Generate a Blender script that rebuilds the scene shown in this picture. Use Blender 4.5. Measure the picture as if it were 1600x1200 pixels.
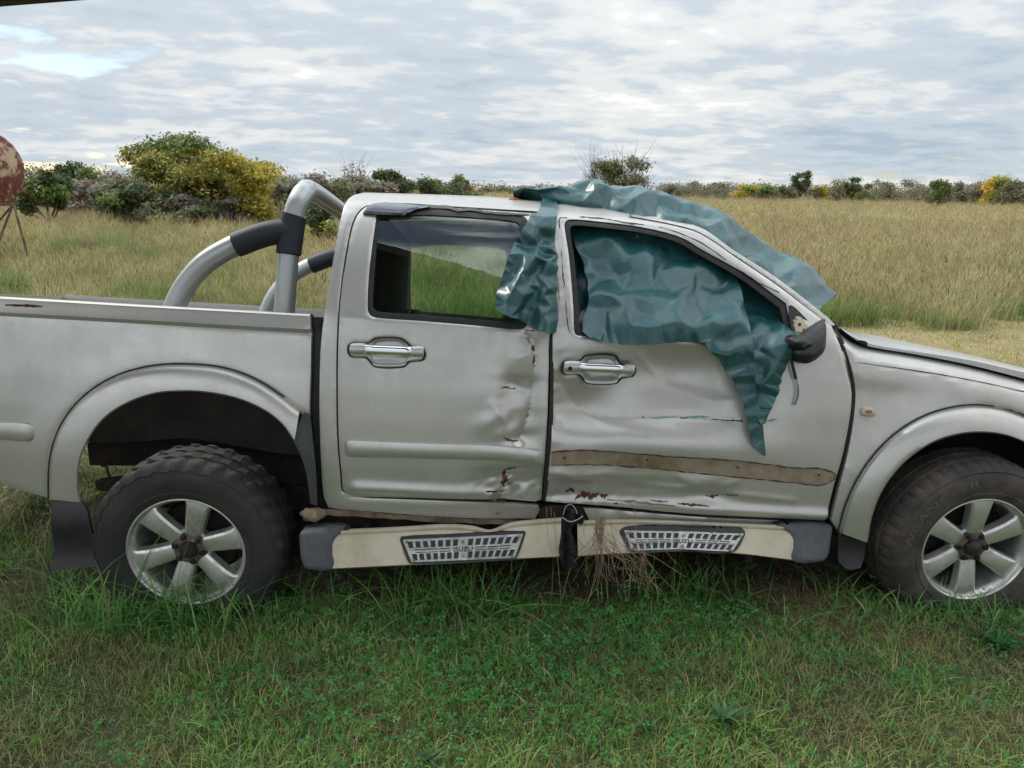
import bpy, bmesh, math, random
import numpy as np
from mathutils import Vector, Matrix
from mathutils.geometry import delaunay_2d_cdt

for o in list(bpy.data.objects): bpy.data.objects.remove(o, do_unlink=True)
sc = bpy.context.scene
COL = sc.collection
random.seed(7); rng = np.random.default_rng(7)

# ------------------------------------------------------------------ camera
FPX = 1123.86                                   # focal length in pixels of a 1600 wide frame
CAM = np.array([1.1038, -2.4828, 1.7133])
YAW, PITCH, ROLL = 0.043468, 0.266978, 0.018060
def cam_basis():
    cy, sy, cp, sp = math.cos(YAW), math.sin(YAW), math.cos(PITCH), math.sin(PITCH)
    f = np.array([sy*cp, cy*cp, -sp]); r = np.array([cy, -sy, 0.0]); u = np.cross(r, f)
    c, s = math.cos(ROLL), math.sin(ROLL)
    return c*r+s*u, -s*r+c*u, f
CR, CU, CF = cam_basis()
cam = bpy.data.cameras.new('camera'); cam_o = bpy.data.objects.new('camera', cam); COL.objects.link(cam_o)
cam.sensor_fit = 'HORIZONTAL'; cam.sensor_width = 36; cam.lens = FPX/1600*36
cam.clip_start = 0.05; cam.clip_end = 4000
m = Matrix.Identity(4)
for i in range(3):
    m[i][0], m[i][1], m[i][2], m[i][3] = CR[i], CU[i], -CF[i], CAM[i]
cam_o.matrix_world = m
sc.camera = cam_o

# ------------------------------------------------------------------ sky
SUN_EL, SUN_AZ = math.radians(42), math.radians(-52)     # azimuth from +Y (away from the camera) towards +X
w = bpy.data.worlds.new('World'); sc.world = w; w.use_nodes = True
nt = w.node_tree; nt.nodes.clear()
def N(t, **k):
    n = nt.nodes.new(t)
    for a, b in k.items(): setattr(n, a, b)
    return n
out = N('ShaderNodeOutputWorld'); mixs = N('ShaderNodeMixShader')
sky = N('ShaderNodeTexSky', sky_type='NISHITA'); sky.sun_disc = False
sky.sun_elevation = SUN_EL; sky.sun_rotation = SUN_AZ; sky.dust_density = 0.6
b1 = N('ShaderNodeBackground'); b1.inputs[1].default_value = 0.075
nt.links.new(sky.outputs[0], b1.inputs[0])
tc = N('ShaderNodeTexCoord'); sep = N('ShaderNodeSeparateXYZ'); nt.links.new(tc.outputs['Generated'], sep.inputs[0])
def M(op, a, b=None, c=None, clamp=False):
    n = N('ShaderNodeMath', operation=op, use_clamp=clamp)
    for i, v in enumerate((a, b, c)):
        if v is None: continue
        if isinstance(v, (int, float)): n.inputs[i].default_value = v
        else: nt.links.new(v, n.inputs[i])
    return n.outputs[0]
zc = M('MAXIMUM', sep.outputs[2], 0.0)
den = M('ADD', zc, 0.15)
cx = M('DIVIDE', sep.outputs[0], den); cy = M('DIVIDE', sep.outputs[1], den)
comb = N('ShaderNodeCombineXYZ'); nt.links.new(cx, comb.inputs[0]); nt.links.new(cy, comb.inputs[1])
def noise(scale, detail, rough, dist, vec, off=(0,0,0), sc3=(1,1,1)):
    mp = N('ShaderNodeMapping'); mp.inputs['Location'].default_value = off; mp.inputs['Scale'].default_value = sc3
    nt.links.new(vec, mp.inputs[0])
    n = N('ShaderNodeTexNoise'); n.inputs['Scale'].default_value = scale; n.inputs['Detail'].default_value = detail
    n.inputs['Roughness'].default_value = rough; n.inputs['Distortion'].default_value = dist
    nt.links.new(mp.outputs[0], n.inputs['Vector']); return n.outputs['Fac']
n1 = noise(0.8, 5, 0.5, 0.1, comb.outputs[0], (1.1,0.1,0), (0.8,1.0,1))     # cloud thickness
n2 = noise(4.4, 5, 0.55, 0.1, comb.outputs[0], (1.3,1.2,0), (0.85,1.0,1))          # ripples
n3 = noise(0.42, 4, 0.5, 0.2, comb.outputs[0], (3.4,2.9,1.0), (0.8,1.2,1))      # gaps
th = M('ADD', M('MULTIPLY', n1, 0.59), M('MULTIPLY', n2, 0.41))
ramp = N('ShaderNodeValToRGB'); nt.links.new(th, ramp.inputs[0])
cr = ramp.color_ramp; cr.interpolation = 'EASE'
cr.elements[0].position = 0.34; cr.elements[0].color = (0.40, 0.485, 0.575, 1)
cr.elements[1].position = 0.68; cr.elements[1].color = (0.97, 0.965, 0.94, 1)
e = cr.elements.new(0.47); e.color = (0.525, 0.59, 0.65, 1)
e = cr.elements.new(0.56); e.color = (0.71, 0.73, 0.735, 1)
b2 = N('ShaderNodeBackground'); 
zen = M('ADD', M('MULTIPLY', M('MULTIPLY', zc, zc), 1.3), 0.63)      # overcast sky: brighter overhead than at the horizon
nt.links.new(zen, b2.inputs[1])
nt.links.new(ramp.outputs[0], b2.inputs[0])
gap = N('ShaderNodeMapRange'); gap.interpolation_type = 'SMOOTHSTEP'
nt.links.new(M('ADD', M('MULTIPLY', n3, 0.75), M('MULTIPLY', n2, 0.25)), gap.inputs[0])
gap.inputs[1].default_value = 0.40; gap.inputs[2].default_value = 0.455; gap.inputs[3].default_value = 0.12; gap.inputs[4].default_value = 1.0
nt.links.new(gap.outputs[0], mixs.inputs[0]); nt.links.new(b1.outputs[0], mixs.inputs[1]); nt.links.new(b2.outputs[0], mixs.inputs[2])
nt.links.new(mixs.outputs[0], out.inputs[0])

sun = bpy.data.lights.new('sun', 'SUN'); sun.energy = 1.5; sun.angle = math.radians(16); sun.color = (1.0, 0.92, 0.80)
sun_o = bpy.data.objects.new('sun', sun); COL.objects.link(sun_o)
sd = Vector((math.sin(SUN_AZ)*math.cos(SUN_EL), math.cos(SUN_AZ)*math.cos(SUN_EL), math.sin(SUN_EL)))
sun_o.rotation_euler = sd.to_track_quat('Z', 'Y').to_euler()

vs = sc.view_settings; vs.view_transform = 'Standard'; vs.look = 'None'; vs.gamma = 1; vs.exposure = 0.84; vs.use_curve_mapping = False
sc.render.engine = 'CYCLES'
cy_ = sc.cycles; cy_.max_bounces = 5; cy_.diffuse_bounces = 2; cy_.glossy_bounces = 3; cy_.transmission_bounces = 3; cy_.transparent_max_bounces = 6; cy_.use_denoising = True; cy_.use_adaptive_sampling = True; cy_.adaptive_threshold = 0.02; cy_.caustics_reflective = False; cy_.caustics_refractive = False

# ------------------------------------------------------------------ geometry of the view and of the leaning body
LEAN, RAKE = math.radians(9.5), math.radians(2.7)
P0 = np.array([0.0, 0.03, 0.60])
_c, _s, _a, _b = math.cos(LEAN), math.sin(LEAN), math.cos(RAKE), math.sin(RAKE)
RX = np.array([[1,0,0],[0,_c,_s],[0,-_s,_c]])
RY = np.array([[_a,0,_b],[0,1,0],[-_b,0,_a]])
RB = RY @ RX                                             # body -> world rotation
def b2w(b): return np.asarray(b, float) @ RB.T + P0
def w2b(p): return (np.asarray(p, float) - P0) @ RB
CB = w2b(CAM)
def rays(px):
    px = np.asarray(px, float).reshape(-1, 2)
    return CF + np.outer((px[:,0]-800)/FPX, CR) + np.outer((600-px[:,1])/FPX, CU)
_sz = np.array([-.6,-.35,-.2,-.1,-.03,.05,.12,.2,.3,.42,.55,.63,.68,.72,.80,.95,1.05,1.09,1.12,1.14,1.3])
_sy = np.array([.16,.12,.09,.065,.048,.03,.016,.006,0.,-.002,.004,.012,.021,.033,.060,.111,.147,.168,.20,.245,.7])
_tz = np.linspace(-.6, 1.3, 1901); _ty = np.interp(_tz, _sz, _sy)
_k = np.exp(-0.5*(np.arange(-45,46)/16.0)**2); _k /= _k.sum()
_ty = np.convolve(np.pad(_ty, 45, mode='edge'), _k, 'valid')
def S(z): return np.interp(z, _tz, _ty)
def P(px, off=0.0):
    """pixels -> body coordinates on the side surface, off metres inward"""
    d = rays(px) @ RB; off = np.broadcast_to(np.asarray(off, float), (len(d),))
    z = np.full(len(d), .4)
    for _ in range(60):
        t = (S(z)+off-CB[1])/d[:,1]
        z = z + 0.7*((CB[2]+t*d[:,2]) - z)
    t = (S(z)+off-CB[1])/d[:,1]
    return CB + t[:,None]*d
def AY(px, yb):
    d = rays(px) @ RB; yb = np.broadcast_to(np.asarray(yb, float), (len(d),))
    return CB + ((yb-CB[1])/d[:,1])[:,None]*d
def onY(px, Y):
    d = rays(px); return CAM + ((Y-CAM[1])/d[:,1])[:,None]*d
def onZ(px, Z=0.0):
    d = rays(px); return CAM + ((Z-CAM[2])/d[:,2])[:,None]*d
def w2p(p):
    d = np.asarray(p, float)-CAM; z = d@CF
    return np.stack([800+FPX*(d@CR)/z, 600-FPX*(d@CU)/z], -1)

# ------------------------------------------------------------------ mesh helpers
def put(name, V, F, mat=None, parent=None, smooth=True, sharp=38, col=None, local=False, two=None):
    """one mesh object; V in world coordinates (the parent's root offset is taken off)"""
    V = np.asarray(V, float)
    me = bpy.data.meshes.new(name)
    off = np.zeros(3)
    if parent is not None and not local:
        off = np.array(root_of(parent).location)
    me.from_pydata((V-off).tolist(), [], [list(map(int, f)) for f in F])
    if mat is not None: me.materials.append(mat)
    if smooth:
        me.polygons.foreach_set('use_smooth', [True]*len(me.polygons))
        if sharp: me.set_sharp_from_angle(angle=math.radians(sharp))
    if col is not None:
        a = me.color_attributes.new('Col', 'FLOAT_COLOR', 'POINT')
        a.data.foreach_set('color', np.asarray(col, np.float32).ravel())
    me.update()
    o = bpy.data.objects.new(name, me); COL.objects.link(o)
    if parent is not None: o.parent = parent
    return o
def fast(name, V, F, mat, col=None, parent=None):
    V = np.asarray(V, np.float32); F = np.asarray(F, np.int32); k = F.shape[1]
    if parent is not None: V = V - np.array(root_of(parent).location, np.float32)
    me = bpy.data.meshes.new(name)
    me.vertices.add(len(V)); me.vertices.foreach_set('co', V.ravel())
    me.loops.add(F.size); me.loops.foreach_set('vertex_index', F.ravel())
    me.polygons.add(len(F)); me.polygons.foreach_set('loop_start', np.arange(0, F.size, k, dtype=np.int32))
    me.materials.append(mat)
    if col is not None:
        a = me.color_attributes.new('Col', 'FLOAT_COLOR', 'POINT')
        c4 = np.ones((len(V), 4), np.float32); c4[:, :3] = col; a.data.foreach_set('color', c4.ravel())
    me.update(calc_edges=True); me.validate()
    o = bpy.data.objects.new(name, me); COL.objects.link(o)
    if parent is not None: o.parent = parent
    return o
def root_of(o):
    while o.parent is not None: o = o.parent
    return o
def empty(name, loc):
    o = bpy.data.objects.new(name, None); COL.objects.link(o); o.location = loc; o.empty_display_size = 0.2
    return o
def tag(o, label=None, cat=None, group=None, kind=None):
    if label: o['label'] = label
    if cat: o['category'] = cat
    if group: o['group'] = group
    if kind: o['kind'] = kind
    return o
def cat_rom(pts, sub=6, closed=False):
    """Catmull-Rom; a point with a third value of 1 is a corner"""
    P_ = [np.array(p[:2], float) for p in pts]; cor = [len(p) > 2 and p[2] == 1 for p in pts]; n = len(P_); out = []
    for i in range(n if closed else n-1):
        p1, p2 = P_[i], P_[(i+1) % n]
        p0 = P_[i-1] if (closed or i > 0) else p1
        p3 = P_[(i+2) % n] if (closed or i+2 < n) else p2
        if cor[i]: p0 = p1
        if cor[(i+1) % n]: p3 = p2
        L = np.linalg.norm(p2-p1)
        l0, l3 = np.linalg.norm(p1-p0), np.linalg.norm(p3-p2)
        m1 = (p2-p0)*L/(L+l0+1e-9); m2 = (p3-p1)*L/(L+l3+1e-9)
        for k in range(sub):
            t = k/sub
            out.append((2*t**3-3*t**2+1)*p1+(t**3-2*t**2+t)*m1+(-2*t**3+3*t**2)*p2+(t**3-t**2)*m2)
    if not closed: out.append(P_[-1])
    return np.array(out)
def resample(pts, n):
    pts = np.asarray(pts, float); d = np.r_[0, np.cumsum(np.linalg.norm(np.diff(pts, axis=0), axis=1))]
    t = np.linspace(0, d[-1], n); return np.stack([np.interp(t, d, pts[:, i]) for i in range(pts.shape[1])], -1)
def densify(poly, step):
    out = []; n = len(poly)
    for i in range(n):
        a, b = poly[i], poly[(i+1) % n]; L = np.linalg.norm(b-a)
        if L < 1e-6: continue
        k = max(1, int(math.ceil(L/step)))
        for j in range(k): out.append(a+(b-a)*j/k)
    out = np.array(out); keep = [0]
    for i in range(1, len(out)):
        if np.linalg.norm(out[i]-out[keep[-1]]) > step*0.25: keep.append(i)
    if np.linalg.norm(out[keep[-1]]-out[0]) < step*0.25: keep.pop()
    return out[keep]
def inside(pts, poly):
    x, y = pts[:, 0], pts[:, 1]; r = np.zeros(len(pts), bool); n = len(poly); j = n-1
    for i in range(n):
        xi, yi = poly[i]; xj, yj = poly[j]
        if yi != yj:
            c = ((yi > y) != (yj > y)) & (x < (xj-xi)*(y-yi)/(yj-yi)+xi); r ^= c
        j = i
    return r
def edge_dist(pts, poly):
    d = np.full(len(pts), 1e9); n = len(poly)
    for i in range(n):
        a, b = poly[i], poly[(i+1) % n]; ab = b-a
        t = np.clip(((pts-a)@ab)/(ab@ab+1e-12), 0, 1)
        d = np.minimum(d, np.linalg.norm(pts-(a+t[:, None]*ab), axis=1))
    return d
def cdt(outer, holes, grid, jitter=0.0, estep=None):
    """2-D polygon with holes -> points, triangles, distance to the edge"""
    loops = [densify(outer, estep or grid)]+[densify(h, estep or grid) for h in holes]
    lo, hi = loops[0].min(0), loops[0].max(0)
    gx, gy = np.meshgrid(np.arange(lo[0], hi[0]+grid, grid), np.arange(lo[1], hi[1]+grid, grid*.87))
    gx[1::2] += grid*.5
    g = np.stack([gx.ravel(), gy.ravel()], -1)
    if jitter: g = g+rng.uniform(-jitter, jitter, g.shape)*grid
    k = inside(g, loops[0])
    for h in loops[1:]: k &= ~inside(g, h)
    g = g[k]
    if len(g):
        d = np.min([edge_dist(g, l) for l in loops], axis=0); g = g[d > grid*.45]
    pts = np.concatenate(loops+[g]); edges = []; s = 0
    for l in loops:
        n = len(l); edges += [(s+i, s+(i+1) % n) for i in range(n)]; s += n
    r = delaunay_2d_cdt([Vector(p) for p in pts], edges, [], 0, 1e-7)
    V = np.array([tuple(v) for v in r[0]]); F = np.array([tuple(f) for f in r[2]])
    c = V[F].mean(1); k = inside(c, loops[0])
    for h in loops[1:]: k &= ~inside(c, h)
    F = F[k]
    d = np.min([edge_dist(V, l) for l in loops], axis=0)
    return V, F, d
def panel(name, outer, holes, mat, parent, off=0.0, disp=None, grid=.012, depth=.025, lip=.004, ctrl=None, fold=True):
    """sheet-metal panel on the side surface, traced in pixels, with turned-in edges"""
    o2 = P(outer, off)[:, [0, 2]]; h2 = [P(h, off)[:, [0, 2]] for h in holes]
    V, F, d = cdt(o2, h2, grid)
    y = S(V[:, 1])+off
    B = np.stack([V[:, 0], y, V[:, 1]], -1)
    if disp is not None:
        q = w2p(b2w(B)); B[:, 1] += disp(q[:, 0], q[:, 1])
    if lip: B[:, 1] += lip*np.clip(1-d/.009, 0, 1)**2
    return finish(name, B, F, mat, parent, depth if fold else 0)
def finish(name, B, F, mat, parent, depth, col=None):
    F = np.array(F)
    n = np.cross(B[F[:, 1]]-B[F[:, 0]], B[F[:, 2]]-B[F[:, 0]])
    fl = n[:, 1] > 0; F[fl] = F[fl][:, ::-1]
    faces = F.tolist()
    if depth:
        cnt = {}
        for f in faces:
            for a, b in ((f[0], f[1]), (f[1], f[2]), (f[2], f[0])): cnt[(a, b)] = 1
        ring = {}; V = [tuple(b) for b in B]
        for (a, b) in list(cnt):
            if (b, a) not in cnt:
                for v in (a, b):
                    if v not in ring:
                        ring[v] = len(V); p = B[v]; V.append((p[0], p[1]+depth, p[2]))
                faces.append([b, a, ring[a], ring[b]])
        B = np.array(V)
    used = sorted({v for f in faces for v in f}); mp = {v: i for i, v in enumerate(used)}
    return put(name, b2w(B[used]), [[mp[v] for v in f] for f in faces], mat, parent)
def loft(name, rows, mat, parent, closed_u=False, world=False, cap=False, sharp=38, flip=False):
    """rows of equal length (body coordinates) joined into a sheet"""
    R_ = np.array(rows); r, n = R_.shape[:2]; V = R_.reshape(-1, 3); F = []
    for i in range(r-1):
        for j in range(n if closed_u else n-1):
            a, b = i*n+j, i*n+(j+1) % n; F.append([a, b, b+n, a+n] if not flip else [a, a+n, b+n, b])
    if cap:
        F.append(list(range(n))[::-1]); F.append([(r-1)*n+i for i in range(n)])
    return put(name, V if world else b2w(V), F, mat, parent, sharp=sharp)
def tube_geo(pts, rad, n=10, cap=True):
    pts = np.asarray(pts, float); m_ = len(pts); rad = np.broadcast_to(np.asarray(rad, float), (m_,))
    T = np.gradient(pts, axis=0); T /= np.linalg.norm(T, axis=1)[:, None]+1e-12
    up = np.array([0, 0, 1.0]) if abs(T[0][2]) < .9 else np.array([1.0, 0, 0])
    V = []; a = np.cross(T[0], up); a /= np.linalg.norm(a)
    for i in range(m_):
        a = a-T[i]*(a@T[i]); a /= np.linalg.norm(a)+1e-12; b = np.cross(T[i], a)
        for k in range(n):
            t = 2*math.pi*k/n; V.append(pts[i]+rad[i]*(math.cos(t)*a+math.sin(t)*b))
    F = []
    for i in range(m_-1):
        for k in range(n):
            F.append([i*n+k, i*n+(k+1) % n, (i+1)*n+(k+1) % n, (i+1)*n+k])
    if cap: F.append(list(range(n))[::-1]); F.append([(m_-1)*n+k for k in range(n)])
    return np.array(V), F
def tube(name, pts, rad, mat, parent=None, n=10):
    V, F = tube_geo(pts, rad, n); return put(name, V, F, mat, parent)
def cat3(pts, sub=8):
    pts = np.asarray(pts, float); out = []; n = len(pts)
    for i in range(n-1):
        p0, p1, p2, p3 = pts[max(i-1, 0)], pts[i], pts[i+1], pts[min(i+2, n-1)]
        for k in range(sub):
            t = k/sub; out.append(.5*((2*p1)+(-p0+p2)*t+(2*p0-5*p1+4*p2-p3)*t*t+(-p0+3*p1-3*p2+p3)*t**3))
    out.append(pts[-1]); return np.array(out)
def box_geo(lo, hi, bev=0.0):
    bm = bmesh.new(); bmesh.ops.create_cube(bm, size=1.0)
    lo, hi = np.array(lo, float), np.array(hi, float)
    for v in bm.verts: v.co = Vector((lo+hi)/2+(hi-lo)*np.array(v.co))
    if bev: bmesh.ops.bevel(bm, geom=bm.edges[:], offset=bev, segments=2, affect='EDGES')
    V = np.array([tuple(v.co) for v in bm.verts]); bm.verts.index_update(); F = [[v.index for v in f.verts] for f in bm.faces]; bm.free()
    return V, F
def join(parts):
    V, F, s = [], [], 0
    for v, f in parts:
        V.append(np.asarray(v, float)); F += [[i+s for i in q] for q in f]; s += len(v)
    return np.concatenate(V), F
def lathe_geo(prof, n, phase=0.0, r_fn=None):
    """prof: (radius, y) pairs turned about the Y axis"""
    V = []
    for k in range(n):
        t = 2*math.pi*k/n+phase
        for j, (r, y) in enumerate(prof):
            rr = r+(r_fn(k, j) if r_fn else 0)
            V.append((rr*math.cos(t), y, rr*math.sin(t)))
    m_ = len(prof); F = []
    for k in range(n):
        for j in range(m_-1):
            a, b = k*m_+j, ((k+1) % n)*m_+j; F.append([a, b, b+1, a+1])
    return np.array(V), F

# ------------------------------------------------------------------ materials
def lin(r, g, b):
    f = lambda c: (c/255/12.92) if c/255 <= .04045 else ((c/255+.055)/1.055)**2.4
    return (f(r), f(g), f(b), 1)
class Mat:
    def __init__(s, name, base=(.5,.5,.5,1), rough=.5, metal=0.0, **k):
        s.m = bpy.data.materials.new(name); s.m.use_nodes = True; s.t = s.m.node_tree
        s.b = s.t.nodes['Principled BSDF']; s.o = s.t.nodes['Material Output']
        s.b.inputs['Base Color'].default_value = base; s.b.inputs['Roughness'].default_value = rough; s.b.inputs['Metallic'].default_value = metal
        for a, v in k.items(): s.b.inputs[a.replace('_', ' ')].default_value = v
    def n(s, t, **k):
        q = s.t.nodes.new(t)
        for a, b in k.items(): setattr(q, a, b)
        return q
    def link(s, a, b): s.t.links.new(a, b)
    def coord(s, kind='Object'): return s.n('ShaderNodeTexCoord').outputs[kind]
    def noise(s, scale, detail=4, rough=.55, dist=0, vec=None, stretch=None):
        q = s.n('ShaderNodeTexNoise'); q.inputs['Scale'].default_value = scale; q.inputs['Detail'].default_value = detail
        q.inputs['Roughness'].default_value = rough; q.inputs['Distortion'].default_value = dist
        v = vec or s.coord()
        if stretch:
            mp = s.n('ShaderNodeMapping'); mp.inputs['Scale'].default_value = stretch; s.link(v, mp.inputs[0]); v = mp.outputs[0]
        s.link(v, q.inputs['Vector']); return q.outputs['Fac']
    def ramp(s, fac, stops, interp='LINEAR'):
        q = s.n('ShaderNodeValToRGB'); s.link(fac, q.inputs[0]); c = q.color_ramp; c.interpolation = interp
        c.elements[0].position, c.elements[0].color = stops[0][0], stops[0][1]
        c.elements[1].position, c.elements[1].color = stops[-1][0], stops[-1][1]
        for p_, v in stops[1:-1]:
            e_ = c.elements.new(p_); e_.color = v
        return q.outputs[0]
    def mix(s, fac, a, b, mode='MIX'):
        q = s.n('ShaderNodeMix', data_type='RGBA', blend_type=mode)
        for i, v in ((0, fac), (6, a), (7, b)):
            if isinstance(v, (int, float)): q.inputs[i].default_value = v
            elif isinstance(v, tuple): q.inputs[i].default_value = v
            else: s.link(v, q.inputs[i])
        return q.outputs[2]
    def math(s, op, a, b=None, clamp=False):
        q = s.n('ShaderNodeMath', operation=op, use_clamp=clamp)
        for i, v in enumerate((a, b)):
            if v is None: continue
            if isinstance(v, (int, float)): q.inputs[i].default_value = v
            else: s.link(v, q.inputs[i])
        return q.outputs[0]
    def bump(s, h, strength=.2, dist=.01):
        q = s.n('ShaderNodeBump'); q.inputs['Strength'].default_value = strength; q.inputs['Distance'].default_value = dist
        s.link(h, q.inputs['Height']); s.link(q.outputs[0], s.b.inputs['Normal']); return q
    def set(s, name, sock): s.link(sock, s.b.inputs[name])
g3 = lambda v: (v, v, v, 1)

def make_paint(name, base, metal=.55, dusty=.3):
    a = Mat(name, base, .34, metal, Coat_Weight=.35, Coat_Roughness=.1)
    n1 = a.noise(3.2, 6, .62); n2 = a.noise(38, 5, .7); n3 = a.noise(260, 2, .5)
    n4 = a.noise(1.0, 5, .6, 0, None, (26, 26, 1.6))
    d = a.math('ADD', a.math('MULTIPLY', n1, .62), a.math('ADD', a.math('MULTIPLY', n2, .28), a.math('MULTIPLY', n4, .22)))
    dm = a.ramp(d, [(.42, g3(0)), (.78, g3(1))])
    dust = a.math('MULTIPLY', dm, dusty)
    c = a.mix(dust, base, lin(150, 140, 120))
    fl = a.ramp(n3, [(.3, g3(.93)), (.7, g3(1.04))])
    a.set('Base Color', a.mix(1.0, c, fl, 'MULTIPLY'))
    a.set('Roughness', a.math('ADD', a.math('MULTIPLY', dm, .16), .33))
    a.set('Metallic', a.math('SUBTRACT', metal, a.math('MULTIPLY', dust, .6)))
    a.bump(n2, .02, .004)
    return a.m
PAINT = make_paint('silver_paint', (.61, .595, .565, 1), .68, .3)
def make_rubber(name, base, rough=.75, dust=lin(110, 98, 82), amt=.4, scale=9):
    a = Mat(name, base, rough)
    n1 = a.noise(scale, 6, .65); dm = a.ramp(n1, [(.42, g3(0)), (.72, g3(amt))])
    a.set('Base Color', a.mix(dm, base, dust)); a.bump(a.noise(140, 3), .12, .003); return a.m
TYRE = make_rubber('tyre_rubber', (.020, .020, .022, 1), .8, lin(110, 98, 84), .26, 5)
TYRE2 = make_rubber('dusty_tyre_rubber', (.036, .033, .031, 1), .85, lin(124, 108, 94), .55, 6)
PLASTIC = make_rubber('dark_grey_plastic', (.045, .05, .062, 1), .55, lin(120, 115, 108), .35, 7)
BLACKP = make_rubber('black_plastic', (.014, .014, .016, 1), .5, lin(90, 82, 72), .18, 12)
PAD = make_rubber('navy_foam', (.020, .025, .036, 1), .62, lin(80, 78, 76), .15, 14)
SEAL = make_rubber('black_rubber', (.012, .012, .013, 1), .6, lin(80, 74, 66), .2, 16)
def make_rust(name, c1, c2, c3, scale=14, rough=.85):
    a = Mat(name, c1, rough); n1 = a.noise(scale, 8, .68, .3)
    a.set('Base Color', a.ramp(n1, [(.32, c1), (.5, c2), (.68, c3)])); a.bump(a.noise(scale*5, 5), .35, .006); return a.m
RUST = make_rust('rust', lin(54, 30, 22), lin(86, 48, 34), lin(132, 92, 68), 30)
CHASSIS = make_rust('rusty_chassis', lin(24, 23, 25), lin(38, 32, 30), lin(62, 46, 38), 8)
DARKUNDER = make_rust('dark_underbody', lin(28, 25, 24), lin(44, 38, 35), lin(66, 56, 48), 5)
ADHES = make_rust('dried_adhesive', lin(92, 78, 62), lin(136, 118, 98), lin(160, 150, 136), 16, .7)
CREAM = make_rust('aged_cream_plastic', lin(172, 160, 138), lin(190, 180, 158), lin(200, 190, 170), 6, .5)
ALLOY = Mat('alloy', (.55, .55, .54, 1), .38, .85); _d = ALLOY.ramp(ALLOY.noise(22, 5, .65), [(.4, g3(0)), (.75, g3(.42))])
ALLOY.set('Base Color', ALLOY.mix(_d, (.72, .72, .69, 1), lin(122, 106, 88))); ALLOY.set('Roughness', ALLOY.math('ADD', _d, .34)); ALLOY = ALLOY.m
HUB = make_rust('dirty_hub', lin(58, 48, 42), lin(98, 82, 70), lin(138, 122, 106), 40, .7)
CHROME = Mat('chrome', (.78, .79, .80, 1), .10, 1.0).m
STEEL = Mat('tread_steel', (.42, .42, .40, 1), .42, .9); STEEL.set('Roughness', STEEL.ramp(STEEL.noise(30, 5), [(.3, g3(.3)), (.75, g3(.62))])); STEEL = STEEL.m
TUBE = make_paint('silver_tube', (.50, .52, .52, 1), .5, .25)
def make_glass(name, tint, fac=.0):
    m_ = bpy.data.materials.new(name); m_.use_nodes = True; t = m_.node_tree; t.nodes.clear()
    o_ = t.nodes.new('ShaderNodeOutputMaterial'); g = t.nodes.new('ShaderNodeBsdfGlossy'); tr = t.nodes.new('ShaderNodeBsdfTransparent'); mx = t.nodes.new('ShaderNodeMixShader'); fr = t.nodes.new('ShaderNodeFresnel')
    g.inputs['Roughness'].default_value = .015; g.inputs['Color'].default_value = (.9, .95, 1, 1); fr.inputs[0].default_value = 1.52
    ad = t.nodes.new('ShaderNodeMath'); ad.operation = 'MULTIPLY_ADD'; ad.inputs[1].default_value = 1.7; ad.inputs[2].default_value = fac
    t.links.new(fr.outputs[0], ad.inputs[0])
    tr.inputs[0].default_value = tint
    t.links.new(ad.outputs[0], mx.inputs[0]); t.links.new(tr.outputs[0], mx.inputs[1]); t.links.new(g.outputs[0], mx.inputs[2]); t.links.new(mx.outputs[0], o_.inputs[0])
    return m_
GLASS = make_glass('tinted_glass', (.60, .74, .66, 1), .04)
SMOKE = Mat('smoked_acrylic', (.07, .08, .10, 1), .2, 0.0, Coat_Weight=.6).m
INTERIOR = make_rust('dark_cab_trim', lin(22, 24, 26), lin(32, 34, 36), lin(44, 46, 46), 4, .9)
SEATM = make_rust('grey_seat_cloth', lin(84, 88, 88), lin(98, 102, 100), lin(112, 116, 112), 20, .95)
def make_tarp():
    a = Mat('teal_tarpaulin', lin(34, 88, 94), .38, 0, Coat_Weight=.6, Coat_Roughness=.24)
    n1 = a.noise(4.5, 6, .62, .3); n2 = a.noise(600, 1, .5); n3 = a.noise(26, 6, .7)
    c = a.ramp(n1, [(.28, lin(18, 70, 72)), (.5, lin(26, 82, 84)), (.75, lin(40, 98, 100))])
    pale_sheen = a.ramp(n3, [(.5, g3(0)), (.85, g3(.34))])
    a.set('Base Color', a.mix(pale_sheen, c, lin(112, 144, 150)))  # blotches that put a pale sheen into the tarp colour
    a.set('Roughness', a.ramp(n3, [(.3, g3(.30)), (.8, g3(.55))]))
    hs = []
    for sc_, wt in ((9, 1.0), (21, .5)):
        vo = a.n('ShaderNodeTexVoronoi'); vo.inputs['Scale'].default_value = sc_
        mx = a.n('ShaderNodeVectorMath', operation='ADD'); nz = a.n('ShaderNodeTexNoise'); nz.inputs['Scale'].default_value = 3.0; a.link(a.coord(), nz.inputs['Vector'])
        a.link(a.coord(), mx.inputs[0]); sc2 = a.n('ShaderNodeVectorMath', operation='SCALE'); sc2.inputs['Scale'].default_value = .25; a.link(nz.outputs['Color'], sc2.inputs[0]); a.link(sc2.outputs[0], mx.inputs[1]); a.link(mx.outputs[0], vo.inputs['Vector'])
        hs.append(a.math('MULTIPLY', vo.outputs['Distance'], wt/ sc_ * 9))
    a.bump(a.math('ADD', a.math('ADD', hs[0], hs[1]), a.math('ADD', a.math('MULTIPLY', n3, .25), a.math('MULTIPLY', n2, .05))), .45, .012)
    return a.m
TARP = make_tarp()
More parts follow.
